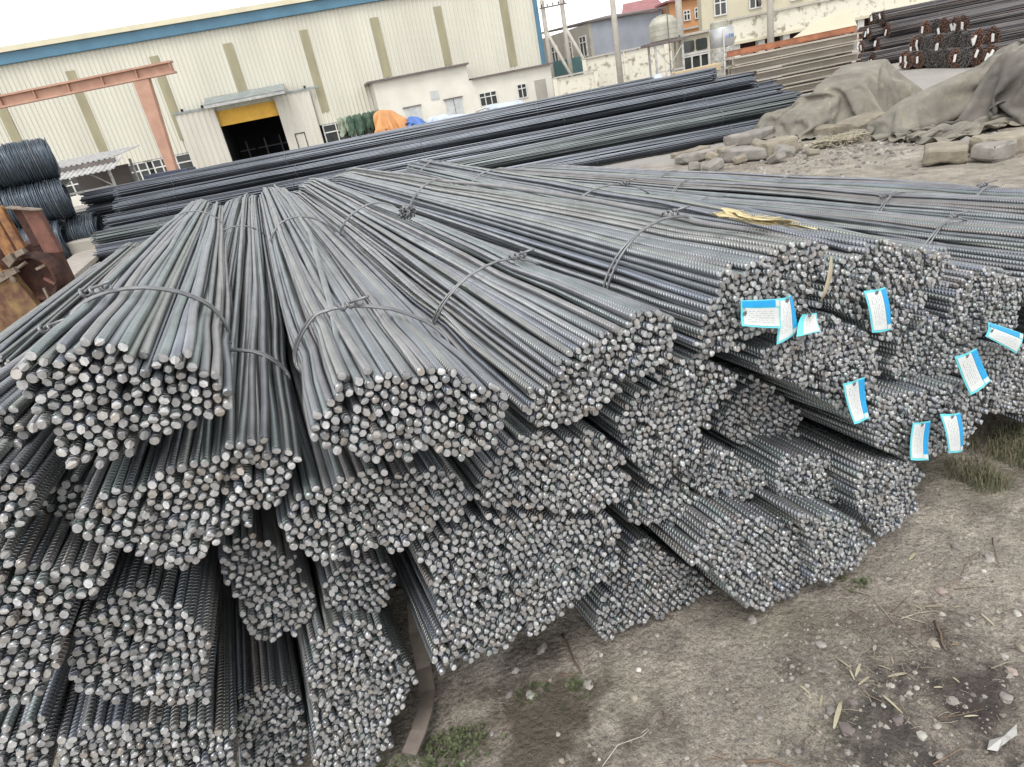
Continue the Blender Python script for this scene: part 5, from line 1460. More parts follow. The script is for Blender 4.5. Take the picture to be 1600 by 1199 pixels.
# brown flats at the left end
for k, (y, z, x1) in enumerate(((15.1, .14, -6.6), (15.4, .14, -6.9), (15.15, .34, -6.7), (15.45, .34, -6.5), (15.25, .54, -6.9), (15.3, .72, -6.3))):
    mb = MB()
    for j in range(5):
        mb.box((-9.2 + random.uniform(-.1, .1), y + .06 * j - .12, z + random.uniform(-.01, .01) + .0), (5.0, .052, .15 + random.uniform(-.03, .03)))
    o = thing('flat_bar_bundle', ['lowest front brown flat bar bundle beside the wire coils', 'lowest rear brown flat bar bundle beside the wire coils', 'brown flat bar bundle second up in front, beside the wire coils', 'brown flat bar bundle second up behind, beside the wire coils', 'brown flat bar bundle third up beside the wire coils', 'topmost brown flat bar bundle beside the wire coils'][k], 'bar bundle', (0, 0, 0), 0, 'brown flat bar bundles beside the coils')
    mb.build('flat_bars', M['stack_bar_brown'], o, kind='stuff')

# the tall stack with rusty ends, right
for k, (y, z, x0) in enumerate(((22.1, .24, 13.5), (22.55, .24, 13.3), (23.0, .24, 13.7), (22.3, .62, 13.75), (22.75, .62, 13.5), (22.2, 1.0, 14.0), (22.62, 1.0, 13.65), (23.05, 1.0, 13.6), (22.45, 1.36, 13.95), (22.88, 1.36, 13.9))):
    lab = ['lowest front rusty ended bundle of the tall stack at upper right', 'lowest middle rusty ended bundle of the tall stack at upper right', 'lowest rear rusty ended bundle of the tall stack at upper right', 'second layer front rusty ended bundle of the tall stack at upper right', 'second layer rear rusty ended bundle of the tall stack at upper right', 'third layer front rusty ended bundle of the tall stack at upper right',
           'third layer middle rusty ended bundle of the tall stack at upper right', 'third layer rear rusty ended bundle of the tall stack at upper right', 'topmost front rusty ended bundle of the tall stack at upper right', 'topmost rear rusty ended bundle of the tall stack at upper right'][k]
    long_bundle((x0, y, z), (x0 + 10, y - .9, z), .205, 0, M['stack_bar_far'], lab, 'rusty ended bar bundles of the tall stack', seed=100 + k, ends=M['rust_end'], tags=1 if k % 3 else 2, ties=(.15, .4, .7), rb=.0165, ovl=(1, .95), jag=.05)
ORD = ['first', 'second', 'third', 'fourth', 'fifth', 'sixth', 'seventh', 'eighth', 'ninth', 'tenth']
for lvl, (nn, z, dy) in enumerate(((10, .21, 0), (9, .56, .2), (5, .9, .6))):
    for k in range(nn):
        y = 19.0 - .43 * k - dy
        x = 12.45 - .06 * k + .12 * lvl + random.uniform(-.07, .07)
        grey = (k + lvl) % 4 == 3 or (k in (4, 5) and lvl < 2)
        lab = f"{ORD[k]} bundle from the left, {('ground level', 'second level', 'third level')[lvl]} of the front row of rusty ends"
        long_bundle((x, y, z + random.uniform(-.01, .01)), (x + 9, y - .5, z), .222, 0, M['stack_bar_far'], lab, 'front row of bar bundles at upper right', seed=200 + 20 * lvl + k, ends=M['grey_end'] if grey else M['rust_end'], tags=0 if grey else 1 + (k % 2), ties=(.2, .5), rb=.0165, ovl=(1.02, .95), jag=.05)

# pale sheets, rusty channel, boards
SHEETS = [(7.6, 18.0, .13, 2.95, .5), (7.9, 18.05, .38, 2.6, .48), (7.5, 18.1, .62, 3.1, .46), (7.2, 18.15, .86, 3.3, .44), (7.25, 18.2, 1.07, 3.35, .4)]
for k, (x, y, z, L, w_) in enumerate(SHEETS):
    o = thing('steel_section_bundle', ['lowest pale steel section bundle of the low stack before the peeling building', 'second pale steel section bundle from the ground in the low stack', 'middle pale steel section bundle of the low stack before the peeling building', 'pale steel section bundle just under the topmost one of the low stack', 'topmost pale steel section bundle of the low stack before the peeling building'][k], 'steel sections', (x, y, z), 0, 'pale steel sections before the peeling building')
    for j in range(3):
        mb = MB()
        yy = (j - 1) * .2
        for dz in (-.08, .08): mb.box((L / 2 + random.uniform(-.06, .06), yy, dz), (L, .18, .03))
        mb.box((L / 2, yy + .075, 0), (L - .05, .02, .13))
        mb.build('steel_section', M['sheet'], o)
for k, (z, y) in enumerate(((1.06, 20.0), (1.25, 20.2))):
    mb = MB()
    for dz in (-.07, .07): mb.box((9.85, y, z + dz), (3.8, .2, .02))
    mb.box((9.85, y - .09 if k else y + .09, z), (3.8, .02, .13))
    props(mb.build('rusty_channel', M['rust_beam']), ['lower rusty red channel beam above the pale steel sections', 'upper rusty red channel beam above the pale steel sections'][k], 'steel beam')
for x in (8.6, 11.4):
    o = props(MB().box((x, 20.1, .47), (.2, .5, .98)).build('steel_trestle', M['rust_plate']), 'dark steel trestle bearing the rusty red channel beams', 'trestle', 'trestles under the rusty channels')
mb = MB().slab([(9.9, 20.6, 1.2), (12.0, 20.5, 1.28), (12.3, 21.4, 1.80), (11.3, 21.4, 1.66)], (0, -.5, 1), .03)
props(mb.build('white_sheet', M['cream_wall']), 'slanting white sheet behind the rusty red channel beams', 'sheet')
props(MB().box((11.1, 21.3, .6), (1.8, .3, 1.2)).build('concrete_block', M['concrete']), 'plain concrete block holding up the slanting white sheet', 'concrete block')
mb = MB().box((5.55, 15.9, 1.09), (1.05, .35, .15), ry=-.02)
props(mb.build('timber_board', M['board'], bevel=.01), 'tan timber board lying flat behind the top of the long dark stack', 'board')
props(MB().box((5.55, 16.0, .5), (.9, .3, 1.02)).build('timber_crate', M['board']), 'timber crate bearing the tan board behind the long dark stack', 'crate')
drape('plastic_bag', 'pale blue plastic bag on the back of the long dark stack', 'plastic bag', [(4.55, 16.1), (4.9, 15.9), (5.0, 16.2), (4.8, 16.5), (4.5, 16.4)], [(4.75, 16.2, .3, 1.15)], M['tarp_pale'], 5, fold=.05, res=20)
mb = MB().box((8.3, 15.2, .02), (2.4, .9, .03), rz=-.1)
props(mb.build('pale_sheet', M['tarp_pale']), 'pale bluish sheet lying on the yard between the canvas and the rusty bar ends', 'sheet')

# ------------------------------------------------------------------ wire rod coils, slab, plank, scrap machine at the left
def coil(x, y, z, r, L, rz, label):
    root = thing('wire_coil', label, 'wire coil', (x, y, z), rz, 'coils of wire rod')
    r_ = np.random.default_rng(int(abs(x * 100 + z * 10)))
    mb = MB()
    n = 28
    nt = int(L / .022)
    for k in range(nt):
        xx = -L / 2 + L * (k + .5) / nt
        rr = r * (1 - .05 * (2 * xx / L) ** 4) + r_.normal(0, .008)
        tx, ty = r_.normal(0, .012), r_.normal(0, .012)
        path = [(xx + tx * math.cos(a) + ty * math.sin(a), rr * math.cos(a), rr * math.sin(a) * .94) for a in np.linspace(0, 2 * math.pi, n + 1)]
        mb.tube(path, .0125, 4, caps=False)
    mb.build('outer_turns', M['coil'], root, smooth=True, kind='stuff')
    mb = MB()
    for sx in (-1, 1):
        for k in range(16):
            rr = r * (.55 + .42 * k / 16) + r_.normal(0, .008)
            dx = sx * (L / 2 - .02 - .05 * ((k / 16 - .5) ** 2) * 4 + r_.normal(0, .012))
            path = [(dx + .02 * math.sin(a * 2 + k), rr * math.cos(a), rr * math.sin(a) * .94) for a in np.linspace(0, 2 * math.pi, n + 1)]
            mb.tube(path, .015, 4, caps=False)
    mb.build('end_turns', M['coil'], root, smooth=True, kind='stuff')
    mb = MB()
    prof = [(r * .55, -L / 2 + .02), (r * .95, -L / 2 + .06), (r * .95, L / 2 - .06), (r * .55, L / 2 - .02)]
    vs, fs = [], []
    for q, (rr, xx) in enumerate(prof):
        for j in range(n): vs.append((xx, rr * math.cos(2 * math.pi * j / n), rr * math.sin(2 * math.pi * j / n) * .94))
    for q in range(4):
        for j in range(n):
            fs.append((q * n + j, q * n + (j + 1) % n, ((q + 1) % 4) * n + (j + 1) % n, ((q + 1) % 4) * n + j))
    mb.add(vs, fs)
    mb.build('core_turns', M['coil'], root, kind='stuff')
    for t in (-.3, .3):
        tb = MB()
        tb.tube([(t * L, (r + .02) * math.cos(a), (r + .02) * .94 * math.sin(a)) for a in np.linspace(0, 2 * math.pi, 25)], .008, 4, caps=False)
        tb.build('binding_wire', M['wire'], root)
    return root
coil(-8.80, 14.0, 1.935, .42, 1.45, .50, 'topmost bluish grey coil of wire rod at the left edge of the photo')
coil(-8.62, 14.0, 1.17, .42, 1.05, .44, 'middle bluish grey coil of wire rod, right under the topmost one')
coil(-8.66, 13.75, .41, .42, .75, .25, 'lowest coil of wire rod, turned so its open end shows, behind the rusty plates')
coil(-8.15, 14.35, .41, .40, .55, .2, 'lowest dark coil of wire rod on the right, beside the pale slab')
coil(-9.75, 13.6, 1.17, .42, .95, .44, 'bluish grey coil of wire rod half hidden at the left behind the orange machine')
coil(-9.75, 13.5, .41, .42, .9, .44, 'lowest coil of wire rod hidden behind the rusty machine at the left')
mb = MB().box((-8.0, 15.0, .0), (1.25, 2.3, .06), rz=.05, rx=0.0, jit=.01)
mb.build
props(MB().box((-7.95, 15.0, .16), (.95, 2.6, .34), rz=.12, jit=.03).build('concrete_slab', M['house_beige'], bevel=.03), 'pale concrete slab with a broken front edge between coils and brown flats', 'concrete slab')
mb = MB()
mb.box((-7.35, 12.3, .10), (.62, 5.2, .07), rz=.33, jit=.01)
props(mb.build('plank', M['plank'], bevel=.008), 'long weathered grey plank lying beside the coils', 'plank')

sx, sy = -4.02, 6.0
root = thing('scrap_machine', 'rusty orange steel scrap machine standing at the left edge of the photo', 'machine', (sx, sy, 0))
root.scale = (.86, 1, 1.03)
def plate(name, pts, n, th, mat): return MB().slab(pts, n, th).build(name, mat, root, bevel=.008)
def lp(px_x, z, dy=0): return (px_x - sx, dy, z)
plate('orange_panel', [(-.17, -.05, 1.33), (-.05, -.05, 1.34), (-.03, -.05, .96), (-.15, -.05, .95)], (0, 1, 0), .05, M['orange_steel'])
plate('orange_panel', [(-.02, -.07, 1.36), (.06, -.07, 1.36), (.09, -.07, 1.0), (.01, -.07, .98)], (0, 1, 0), .05, M['orange_steel'])
plate('orange_panel', [(-.36, -.1, 1.20), (-.24, -.1, 1.21), (-.21, -.1, .84), (-.36, -.1, .82)], (0, 1, 0), .05, M['orange_steel'])
plate('brown_plate', [(.10, .0, 1.32), (.22, .0, 1.32), (.24, .0, 1.00), (.12, .0, .98)], (0, 1, 0), .05, M['rust_plate'])
plate('red_plate', [(.20, -.03, 1.30), (.36, -.03, 1.26), (.38, -.03, .90), (.22, -.03, .92)], (0, 1, 0), .06, M['red_rust'])
plate('top_edge', [(.08, -.06, 1.345), (.36, -.06, 1.275), (.365, -.06, 1.26), (.09, -.06, 1.325)], (0, 1, 0), .1, M['bracket'])
plate('yellow_plate', [(-.6, -.16, .86), (-.10, -.16, .86), (.02, -.16, .45), (.06, -.16, -.01), (-.6, -.16, -.01)], (0, 1, 0), .08, M['yellow_rust'])
mb = MB()
prof = [(.04, .10), (.15, .09), (.175, .0), (.205, .0), (.21, .16), (.04, .18)]
vs, fs = [], []
for rr, yy in prof:
    for j in range(22): vs.append((.05 + rr * math.cos(2 * math.pi * j / 22), -.08 + yy, .74 + rr * math.sin(2 * math.pi * j / 22)))
for q in range(5):
    for j in range(22): fs.append((q * 22 + j, q * 22 + (j + 1) % 22, (q + 1) * 22 + (j + 1) % 22, (q + 1) * 22 + j))
mb.add(vs, fs + [tuple(range(21, -1, -1)), tuple(110 + j for j in range(22))])
mb.build('drum', M['rust_plate'], root, bevel=.01)
for k in range(3):
    a = -1.2 + k * .9
    c = (.05 + .15 * math.cos(a), -.10, .74 + .15 * math.sin(a))
    MB().box(c, (.10, .02, .022), ry=-a + .4).build('paddle', M['red_rust'] if k % 2 else M['bracket'], root)
for c, s in (((-.08, -.10, .93), (.11, .06, .08)), ((.06, -.10, .97), (.10, .05, .05)), ((.02, -.12, .87), (.10, .05, .03))):
    MB().box(c, s, ry=random.uniform(-.5, -.1), jit=.008).build('bracket', M['bracket'], root, bevel=.005)
MB().box((-.22, -.16, .80), (.42, .05, .05), ry=-.25).build('cross_bar', M['bracket'], root)
MB().box((-.28, .0, 1.50), (.32, .3, .20), ry=.2, jit=.03).build('hopper_block', M['rust_plate'], root, bevel=.01)
MB().box((-.36, .0, 1.66), (.22, .25, .10), ry=.3, jit=.02).build('orange_cap', M['orange_steel'], root, bevel=.01)
MB().box((-.20, .30, .50), (.50, .4, 1.0), jit=.03).build('body', M['rust_plate'], root, bevel=.01)
for k in range(2):
    MB().lathe((0, 0, 0), [(.012, 0), (.028, .002), (.028, .02), (.01, .024)], 10).build('bolt', M['bracket'], root, loc=(-.16 + .08 * k, -.17, .84 - .06 * k)).rotation_euler = (R(90), 0, 0)

# ------------------------------------------------------------------ warehouse
WR = math.atan(.2)
wh = thing('warehouse', 'long cream corrugated warehouse with a blue gutter band and a yellow roller shutter', 'warehouse', (0, 44, 0), WR)
def corr(x0, x1, z0, z1, y=0.0, pitch=.24, depth=.045):
    """trapezoid ribbed sheet facing -y"""
    n = max(1, int(round((x1 - x0) / pitch)))
    p = (x1 - x0) / n
    xs = []
    for k in range(n):
        b = x0 + k * p
        xs += [(b, 0), (b + p * .42, 0), (b + p * .55, -depth), (b + p * .87, -depth)]
    xs.append((x1, 0))
    vs, fs = [], []
    for x, dy in xs: vs += [(x, y + dy, z0), (x, y + dy, z1)]
    for i in range(len(xs) - 1): fs.append((2 * i, 2 * i + 2, 2 * i + 3, 2 * i + 1))
    return MB().add(vs, fs)
EAVE = 7.42
corr(-45, -13.95, 1.62, EAVE).build('cladding_wall', M['cream'], wh)
corr(-13.95, -10.45, 3.42, EAVE).build('cladding_wall', M['cream'], wh)
corr(-10.45, 6.1, 1.62, EAVE).build('cladding_wall', M['cream'], wh)
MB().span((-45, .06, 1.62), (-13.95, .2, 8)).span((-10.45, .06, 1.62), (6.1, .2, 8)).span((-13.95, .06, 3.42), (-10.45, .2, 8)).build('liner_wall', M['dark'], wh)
MB().span((-45, -.25, EAVE), (6.35, .1, 7.95)).build('gutter_band', M['blueband'], wh, bevel=.02)
MB().span((-45, -.40, 7.953), (6.5, .3, 8.2)).build('roof_edge', M['roofedge'], wh)
mb = MB().add([(-45, .3, 8.15), (6.5, .3, 8.15), (6.5, 14, 9.6), (-45, 14, 9.6)], [(0, 1, 2, 3)]).add([(6.5, .3, 8.1), (6.5, 14, 9.55), (6.5, 27, 8.1)], [(0, 1, 2)])
mb.add([(-45, 14, 9.6), (6.5, 14, 9.6), (6.5, 27, 8.15), (-45, 27, 8.15)], [(0, 1, 2, 3)])
mb.build('roof', M['canopy'], wh)
corr(0, 27, .3, 8.1).build('cladding_wall', M['cream'], wh, loc=(6.12, .06, 0)).rotation_euler = (0, 0, R(90))
MB().span((6.0, -.12, .0), (6.28, .22, 7.42)).build('corner_trim', M['blueband'], wh)
for k, x in enumerate((-36.0, -32, -28, -24.2, -20.3, -16.0, -12.05, -7.85, -3.72, .08, 4.17)):
    z0 = 2.3 if x < -5 else 3.5
    if x == -12.05: z0 = 4.1
    if x > 3: z0 = 2.75
    MB().span((x - .24, -.062, z0), (x + .24, -.048, 6.66)).build('translucent_strip', M['strip'], wh)
# low wall with a run of windows below the cladding
MB().span((-45, -.02, 0), (-14.1, .25, .5)).span((-10.3, -.02, 0), (-5.2, .25, .5)).build('plinth_wall', M['annex'], wh)
def window(x0, x1, z0, z1, y, cols, parent, midrail=None, frame=.07, mats=('white_paint', 'glass')):
    fr = MB()
    d0, d1 = y - .05, y + .05
    fr.span((x0, d0, z0), (x0 + frame, d1, z1)).span((x1 - frame, d0, z0), (x1, d1, z1))
    fr.span((x0 + frame, d0, z0), (x1 - frame, d1, z0 + frame)).span((x0 + frame, d0, z1 - frame), (x1 - frame, d1, z1))
    wcol = (x1 - x0) / cols
    for k in range(1, cols): fr.span((x0 + k * wcol - frame / 2, d0 + .004, z0 + frame), (x0 + k * wcol + frame / 2, d1 - .004, z1 - frame))
    if midrail: fr.span((x0 + frame, d0 + .008, midrail - frame / 2), (x1 - frame, d1 - .008, midrail + frame / 2))
    f = fr.build('window', M[mats[0]], parent)
    for k in range(cols):
        a, b = x0 + k * wcol + frame * .5, x0 + (k + 1) * wcol - frame * .5
        zs = [(z0 + frame, z1 - frame)] if not midrail else [(z0 + frame, midrail - frame / 2), (midrail + frame / 2, z1 - frame)]
        for q0, q1 in zs: MB().span((a, y + .01, q0), (b, y + .02, q1)).build('pane', M[mats[1]], f)
    return f
for x in (-44, -41, -38, -35, -32, -29, -26.2, -23.4, -20.6): window(x, x + 2.5, .5, 1.6, .06, 3, wh, 1.15)
window(-18.5, -16.0, .5, 1.6, .06, 3, wh, 1.15)
window(-8.3, -5.9, .5, 1.6, .06, 3, wh, 1.15)
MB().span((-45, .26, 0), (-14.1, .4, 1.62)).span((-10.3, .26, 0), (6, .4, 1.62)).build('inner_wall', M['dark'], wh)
# door bay
corr(-16.0, -13.85, .06, 3.6, -.28, .3, .03).build('sliding_door', M['door_panel'], wh)
MB().span((-16.0, -.24, .06), (-13.85, -.2, 3.6)).build('door_frame', M['canopy'], wh)
d2 = corr(-10.5, -8.45, .06, 3.6, -.28, .3, .03).build('sliding_door', M['door_panel'], wh)
MB().span((-9.98, -.33, .3), (-9.93, -.315, 1.45)).span((-9.43, -.33, .3), (-9.38, -.315, 1.45)).span((-9.93, -.33, 1.40), (-9.43, -.315, 1.45)).build('wicket_frame', M['dark'], d2)
MB().span((-10.5, -.24, .06), (-8.45, -.2, 3.6)).build('door_frame', M['canopy'], wh)
MB().span((-16.1, -.36, 3.62), (-13.9, -.2, 3.72)).span((-10.6, -.36, 3.62), (-7.9, -.2, 3.72)).build('door_rail', M['canopy'], wh)
for x in (-15.6, -14.5, -9.9, -8.7): MB().span((x, -.40, 3.722), (x + .12, -.22, 3.85)).build('roller', M['dark'], wh)
mb = MB().slab([(-14.15, -1.6, 3.72), (-9.75, -1.6, 3.72), (-9.75, -.07, 4.12), (-14.15, -.07, 4.12)], (0, -.25, 1), .06)
cp = mb.build('canopy', M['canopy'], wh)
MB().span((-14.15, -1.62, 3.58), (-9.75, -1.602, 3.72)).build('fascia', M['shed_roof'], cp)
mb = MB()
for k in range(8): mb.span((-13.93, .02 + .012 * (k % 2), 2.6 + k * .102), (-10.47, .06, 2.7 + k * .102))
mb.build('roller_shutter', M['yellow'], wh)
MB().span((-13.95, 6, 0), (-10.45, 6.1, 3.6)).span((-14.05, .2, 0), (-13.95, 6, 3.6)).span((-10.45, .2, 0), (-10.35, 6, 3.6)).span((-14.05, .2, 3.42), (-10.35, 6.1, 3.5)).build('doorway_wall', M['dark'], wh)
for x in (-13.4, -12.2, -11.2): MB().span((x, 5.6, 0), (x + .08, 5.7, 1.6)).span((x - .5, 5.62, 1.0), (x + .5, 5.66, 1.06)).build('rack_frame', M['stack_bar_green'], wh)

# white annex in front of the warehouse
an = thing('annex_building', 'low whitewashed annex with small windows built against the warehouse', 'annex', (0, 44, 0), WR)
MB().span((-4.95, -2.5, 0), (.6, -.08, 3.22)).build('front_wall', M['annex'], an)
MB().span((.603, -2.48, 0), (5.7, -.08, 2.38)).build('front_wall', M['annex'], an)
MB().span((-5.25, -2.75, 3.222), (.72, -.06, 3.32)).build('roof', M['dark_roof'], an)
MB().span((.725, -2.72, 2.382), (5.85, -.06, 2.47)).build('roof', M['dark_roof'], an)
window(1.0, 2.1, .84, 1.6, -2.5, 3, an, 1.34, .05)
window(3.4, 4.0, .86, 1.66, -2.5, 2, an, 1.40, .05)
MB().span((-1.85, -2.53, 1.75), (-1.35, -2.505, 2.22)).build('vent', M['greydoor'], an)
dd = MB().span((-1.05, -2.54, 0), (-.08, -2.505, 1.6)).build('door', M['greydoor'], an)
MB().span((-.57, -2.555, 0), (-.55, -2.542, 1.58)).build('door_seam', M['dark'], dd)
MB().span((-3.5, -2.54, 0), (-2.6, -2.505, 1.6)).build('door', M['greydoor'], an)
MB().span((4.55, -2.52, .4), (5.25, -2.485, 1.68)).build('shutter_panel', M['house_beige'], an)
for x0, x1 in ((-1.15, .02), (-3.6, -2.5)): MB().span((x0, -2.60, 1.602), (x1, -2.505, 1.66)).build('lintel', M['dark_roof'], an)
props(MB().box((6.3, 43.2, .55), (.55, .5, 1.15), rz=WR).build('steel_cabinet', M['blue_box'], bevel=.02), 'blue steel cabinet at the right corner of the warehouse', 'cabinet')

# ------------------------------------------------------------------ gantry and shed before the warehouse
gt = thing('gantry_crane', 'faded red gantry girder with a tapered leg before the warehouse', 'gantry crane', (-14, 30, 0))
mb = MB().span((-12, -.18, 4.95), (3.1, .18, 5.02)).span((-12, -.18, 4.56), (3.1, .18, 4.63)).span((-12, -.03, 4.63), (3.05, .03, 4.95))
mb.build('girder', M['gantry'], gt)
for k in range(11): MB().span((-11 + 1.4 * k, -.15, 4.63), (-10.97 + 1.4 * k, .15, 4.95)).build('stiffener', M['gantry'], gt)
def leg(x0):
    mb = MB()
    for yy in (-.15, .13): mb.slab([(x0 - .34, yy, 4.55), (x0 + .30, yy, 4.55), (x0 - .06, yy, .02), (x0 - .34, yy, .02)], (0, 1, 0), .02)
    for a, b in ((-.34, -.34), (.28, -.08)): mb.slab([(x0 + a, -.13, 4.55), (x0 + b, -.13, .02), (x0 + b, .13, .02), (x0 + a, .13, 4.55)], (1, 0, 0), .02)
    return mb.build('leg', M['gantry'], gt)
leg(1.70); leg(-9.5)
MB().span((1.2, -.25, -.01), (2.0, .25, .04)).build('base_plate', M['rust_plate'], gt)
sh = thing('open_shed', 'small open shed of pale angle steel with a sagging sheet roof behind the coils', 'shed', (-12.7, 24, 0))
for x, y in ((-.95, -.8), (1.05, -.8), (-.95, .9), (1.05, .9)): MB().span((x - .035, y - .035, 0), (x + .035, y + .035, 1.75)).build('post', M['steel_white'], sh)
for z in (1.0, 1.70): MB().span((-.91, -.82, z), (1.01, -.78, z + .06)).build('rail', M['steel_white'], sh)
MB().tube([(-.9, -.83, 1.05), (.2, -.83, 1.7)], .025, 5).build('brace', M['steel_white'], sh)
MB().tube([(.2, -.83, 1.7), (1.0, -.83, 1.06)], .025, 5).build('brace', M['steel_white'], sh)
MB().span((-.9, -.8, .42), (1.0, .9, .48)).build('shelf', M['shed_roof'], sh)
mb = corr(-1.4, 1.5, 0, 2.3, 0, .18, .03)
o = mb.build('roof_sheet', M['shed_roof'], sh, loc=(0, -1.2, 1.86)); o.rotation_euler = (R(-84), 0, 0)
sm = o.modifiers.new('solid', 'SOLIDIFY'); sm.thickness = .02
MB().span((-.9, .7, .1), (1.0, .75, 1.6)).build('back_panel', M['dark_roof'], sh)
for x in (-.5, .1, .7): MB().span((x, .1, .48), (x + .35, .6, .95)).build('stored_box', M['shed_roof'], sh)
for x in (-.95, .05, 1.05): MB().tube([(x, -1.2, 1.80), (x, .95, 2.04)], .03, 5).build('rafter', M['steel_white'], sh)
o = corr(-1.5, 1.7, 0, .9, 0, .18, .03).build('roof_sheet', M['shed_roof'], sh, loc=(0, -1.75, 1.52)); o.rotation_euler = (R(-70), 0, 0)
sm = o.modifiers.new('solid', 'SOLIDIFY'); sm.thickness = .02
MB().span((-1.45, -1.28, 1.70), (1.6, -1.2, 1.84)).build('eave_beam', M['dark_roof'], sh)
bx = props(MB().box((-10.3, 24.5, .55), (1.5, .8, 1.1), jit=.03).build('dark_container', M['blue_dark'], bevel=.02), 'dark blue black steel container beside the foot of the gantry leg', 'container')

# ------------------------------------------------------------------ wrapped rods and tarps behind the long stack
for k in range(9):
    x = -3.50 + k * .145
    y = 21.2 + .12 * (k % 2)
    rt = thing('rod_sheaf', ['first', 'second', 'third', 'fourth', 'fifth', 'sixth', 'seventh', 'eighth', 'ninth'][k] + ' standing rod sheaf from the left, capped with green netting', 'rod sheaf', (x, y, 0), 0, 'rod sheaves standing behind the long stack')
    mb = MB()
    for j in range(9):
        a = random.uniform(0, 6.28)
        q = random.uniform(.02, .10)
        mb.tube([(q * math.cos(a), q * math.sin(a), 0), (q * math.cos(a) * .8 + random.uniform(-.02, .02), q * math.sin(a) * .8, 1.62 + random.uniform(-.1, .05))], .014, 5)
    mb.build('rods', M['steel_white'] if k % 3 == 2 else M['stack_bar_brown'], rt, kind='stuff')
    f = vnoise(40 + k)
    vs, fs = [], []
    nn, kk = 14, 6
    for i in range(kk):
        z = 1.12 + .52 * i / (kk - 1)
        for j in range(nn):
            a = 2 * math.pi * j / nn
            q = (.115 - .05 * (i / (kk - 1)) ** 3) * (1 + .22 * f(3 * math.cos(a) + i, 3 * math.sin(a)))
            vs.append((q * math.cos(a), q * math.sin(a), z + (.07 * f(a, 2) if i == 0 else 0)))
    vs.append((.03, 0, 1.68))
    for i in range(kk - 1):
        for j in range(nn): fs.append((i * nn + j, i * nn + (j + 1) % nn, (i + 1) * nn + (j + 1) % nn, (i + 1) * nn + j))
    fs += [((kk - 1) * nn + j, (kk - 1) * nn + (j + 1) % nn, len(vs) - 1) for j in range(nn)]
    MB().add(vs, fs).build('net_cover', M['net_pale'] if k < 2 else M['net_green'], rt, smooth=True)
cloth('orange_tarp', 'faded orange tarpaulin over a tall heap behind the long stack', 'tarp', (2.6, 2.4), (40, 36), (-1.88, 21.0), .3, (.6, .6), lumps([(-2.08, 21.0, .24, .3, 0, 1.66, 1.56), (-1.72, 21.0, .2, .3, 0, 1.4, 1.3)]), M['tarp_orange'], 33)
cloth('blue_tarp', 'bright blue tarpaulin heap right of the orange tarpaulin', 'tarp', (2.0, 2.0), (32, 32), (-1.25, 21.1), .2, (.5, .6), lumps([(-1.3, 21.1, .18, .3, 0, 1.32, 1.24)]), M['tarp_blue'], 34)
cloth('pale_tarp', 'pale blue plastic heap along the back of the long stack', 'tarp', (2.2, 2.2), (36, 32), (-.3, 21.0), .1, (.7, .7), lumps([(-.55, 21.0, .25, .3, 0, 1.15, 1.2), (.0, 21.0, .2, .3, 0, 1.12, 1.08)]), M['tarp_pale'], 35)
cloth('grey_tarp', 'smooth grey sheet humped over something before the annex windows', 'tarp', (3.0, 2.4), (36, 30), (1.4, 20.9), 0, (.85, .8), lumps([(1.4, 20.9, .65, .4, 0, 1.18, 1.14)]), M['tarp_pale'], 36)
mb = MB()
mb.tube([(.42, 20.2, .9), (.47, 20.1, 1.02), (.6, 20.1, 1.11), (.8, 20.1, 1.15), (.93, 20.1, 1.10)], .03, 8)
props(mb.build('bent_pipe', M['steel_white'], smooth=True), 'bent pale pipe sticking up before the annex windows', 'pipe')

# ------------------------------------------------------------------ poles
def pole(name, label, x, y, h, r0, r1, lean=0.0, strut=None, arm=None, group='pale concrete poles'):
    t = thing(name, label, 'pole', (x, y, 0), 0, group)
    MB().tube([(0, 0, -.2), (lean * h * .5, 0, h * .5), (lean * h, 0, h)], r0, 10, r2=r1).build('shaft', M['pole'], t, smooth=True)
    if strut: MB().tube([(lean * strut[1] + .05, -.05, strut[1]), (strut[0], -.3, -.1)], .10, 8).build('strut', M['pole'], t, smooth=True)
    if arm:
        for z in arm: MB().box((lean * z, -.15, z), (.9, .07, .07)).build('cross_arm', M['dark_roof'], t)
    return t
pole('utility_pole', 'left pole of the propped pair beside the warehouse corner', 6.45, 45, 7.6, .17, .12, 0, (1.85, 4.2))
t = pole('utility_pole', 'right pole of the propped pair beside the warehouse corner', 7.65, 45, 7.6, .17, .12, 0, (1.95, 4.2))
ca = thing('cross_beam', 'dark cross beam with insulators joining the propped pair of poles', 'cross beam', (7.05, 44.7, 5.55), 0)
MB().box((0, 0, 0), (1.7, .08, .08)).build('beam', M['dark_roof'], ca)
for k in range(5): MB().lathe((-.7 + .35 * k, 0, .04), [(.02, 0), (.05, .04), (.03, .08), (.05, .12), (.02, .16)], 8).build('insulator', M['rust_plate'], ca)
pole('utility_pole', 'single pale pole in front of the blue grey house wall', 9.1, 38, 7.2, .17, .13)
pole('utility_pole', 'pale pole rising beside the dusty plastic water tank', 10.9, 33, 6.6, .16, .13)
pole('utility_pole', 'pale pole against the cream building, right of the stainless tank', 17.0, 37, 6.5, .18, .15)
for k, dz in enumerate((0, .12)):
    mb = MB().tube([(6.4 + i * 1.5, 44.7 + i * .8, 5.75 + dz - .12 * math.sin(i / 20 * math.pi) * 4 + i * .05) for i in range(21)], .012, 4)
    props(mb.build('power_line', M['dark_roof']), ['lower power line leaving the cross beam toward the right', 'upper power line leaving the cross beam toward the right'][k], 'power line')

